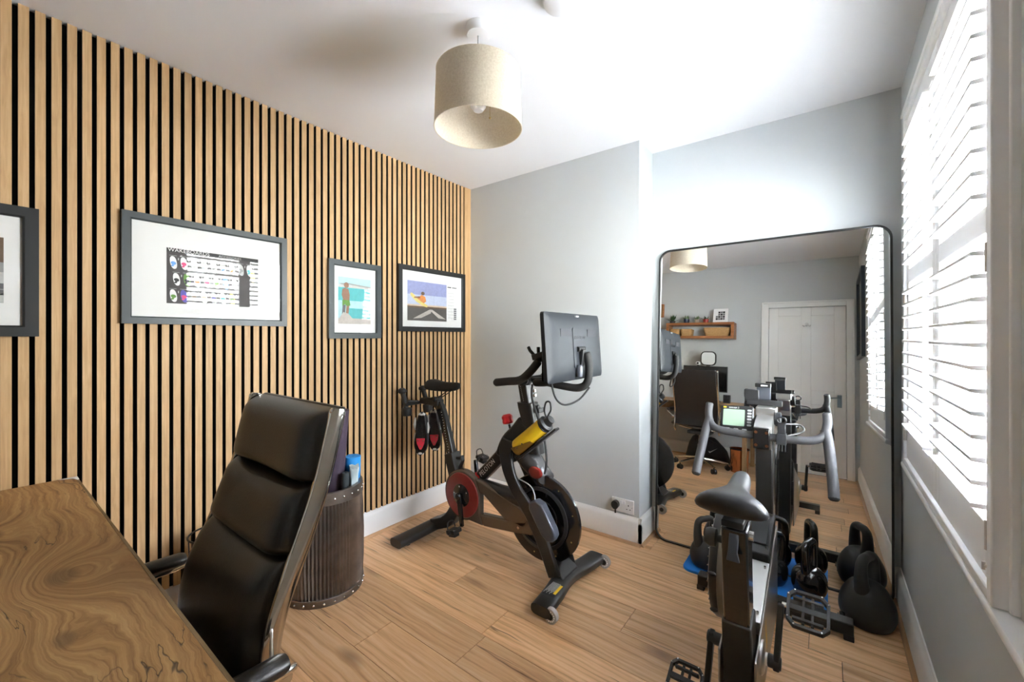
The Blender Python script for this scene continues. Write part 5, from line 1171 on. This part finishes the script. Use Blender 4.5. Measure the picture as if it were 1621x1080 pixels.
lpr = lambda r, k: [(-1.213 + a, 1.293 + b) for a, b in rrect(-r, r, -r, r, k, 6)]
MB().loft([[V(a, d, b) for a, b in lpr(.092, .055)] for d in (-.335, -.305)]).build('rim', 'black_plastic', lp, bevel=.003); MB().loft([[V(a, d, b) for a, b in lpr(.079, .045)] for d in (-.306, -.3035)]).build('diffuser', 'panel_pale', lp)
B((-1.235, -.33, 1.19), (-1.19, -.30, 1.21), 'clip', 'black_plastic', lp)
wc = thing('webcam', 'small round white webcam on top of the monitor', 'webcam', (-1.333, -.31, 1.195))
MB().sphere((-1.333, -.305, 1.226), (.030, .022, .026), 16, 10).build('body', 'white_plastic', wc); MB().cyl((-1.333, -.286, 1.228), (-1.333, -.279, 1.228), .013, n=16).build('lens', 'black_gloss', wc); B((-1.345, -.32, 1.195), (-1.32, -.29, 1.206), 'clip', 'black_plastic', wc)
sp = thing('desk_speaker', 'small black speaker on the right side of the desk top', 'speaker', (-.97, -.2, .75))
B((-1.008, -.24, .75), (-.935, -.17, .848), 'cabinet', 'black_plastic', sp, bevel=.004); m = MB(); m.cyl((-.972, -.171, .785), (-.972, -.167, .785), .024, n=20); m.cyl((-.972, -.171, .825), (-.972, -.167, .825), .012, n=16); m.build('driver', 'dark_rubber', sp); B((-.982, -.1695, .80), (-.962, -.1685, .806), 'badge', 'button_grey', sp)
ms = MB().sphere((-1.05, -.08, .765), (.03, .05, .018), 16, 10).build('computer_mouse', 'black_plastic', None, org=(-1.05, -.08, .75)); tag(ms, 'black computer mouse on the desk beside the speaker', 'mouse')
pq = thing('wall_plaque', 'small brown wooden plaque on the rear wall left of the shelf', 'plaque', (-1.93, YR, 1.87))
B((-1.99, YR, 1.875), (-1.862, YR + .03, 2.065), 'board', 'shelf_wood', pq, bevel=.003); B((-1.975, YR + .03, 1.89), (-1.877, YR + .033, 2.05), 'inset', 'leg_wood', pq)
bn_ = thing('waste_bin', 'round copper waste bin on the floor under the desk edge', 'bin', (-.79, .045, 0))
MB().lathe([(.088, 0), (.098, .26), (.1, .262), (.098, .264), (.094, .26), (.084, .005), (.001, .005)], (-.79, .045, 0), n=40).build('body', 'copper', bn_); MB().lathe([(.0985, .252), (.101, .253), (.101, .265), (.0985, .266)], (-.79, .045, 0), n=40, caps=False).build('rim', 'dark_rubber', bn_)
bg_ = thing('sports_bag', 'slumped black sports bag with a pale tick mark under the desk', 'bag', (-1.18, -.25, 0))
rs = []
for i in range(15):
    s = -1 + 2 * i / 14; e = max(.25, math.sqrt(max(0, 1 - abs(s) ** 3.5))); h = (.30 - .05 * s + .02 * math.sin(s * 7)) * e
    rs.append([V(-1.19 + s * .25, -.27 + math.cos(a) * .13 * e * (1 + .08 * math.sin(a * 3 + i)), h * .5 + math.sin(a) * h * .5) for a in [2 * PI * j / 20 for j in range(20)]])
MB().loft(rs).build('bag_body', 'bag_black', bg_, smooth=60)
tk = MB(); tk.prism([(0, .03), (.02, 0), (.11, .07), (.025, .018)], (-1.16, -.135, .13), (1, 0, 0), (0, 0, 1), (0, .004, 0)); tk.build('tick_mark', 'ink_pale', bg_)
MB().tube(cr([(-1.32, -.2, .24), (-1.28, -.12, .30), (-1.2, -.10, .31), (-1.12, -.14, .28), (-1.08, -.2, .25)], 5), .010, 8, flat=.4).build('strap', 'bag_black', bg_)
pr = thing('wall_picture', 'dark blue framed picture on the window wall near the door', 'picture', (XR, -.05, 1.32))
m = MB(); ring = lambda a: [(-.46 + a, 1.33 + a), (.36 - a, 1.33 + a), (.36 - a, 2.2 - a), (-.46 + a, 2.2 - a)]
m.loft([[V(XR - d, *p) for p in ring(a)] for a, d in ((0, 0), (0, .03), (.035, .03), (.035, .006), (.035, 0))], caps=False, closed=True); m.build('frame', 'picture_blue', pr, smooth=20)
B((XR - .010, -.44, 1.35), (XR, .34, 2.18), 'mount', 'mount_white', pr); B((XR - .0105, -.3, 1.5), (XR - .0101, .2, 2.03), 'print', 'ink_grey', pr); B((XR - .016, -.43, 1.36), (XR - .0145, .33, 2.17), 'glass', 'pane_glass', pr)
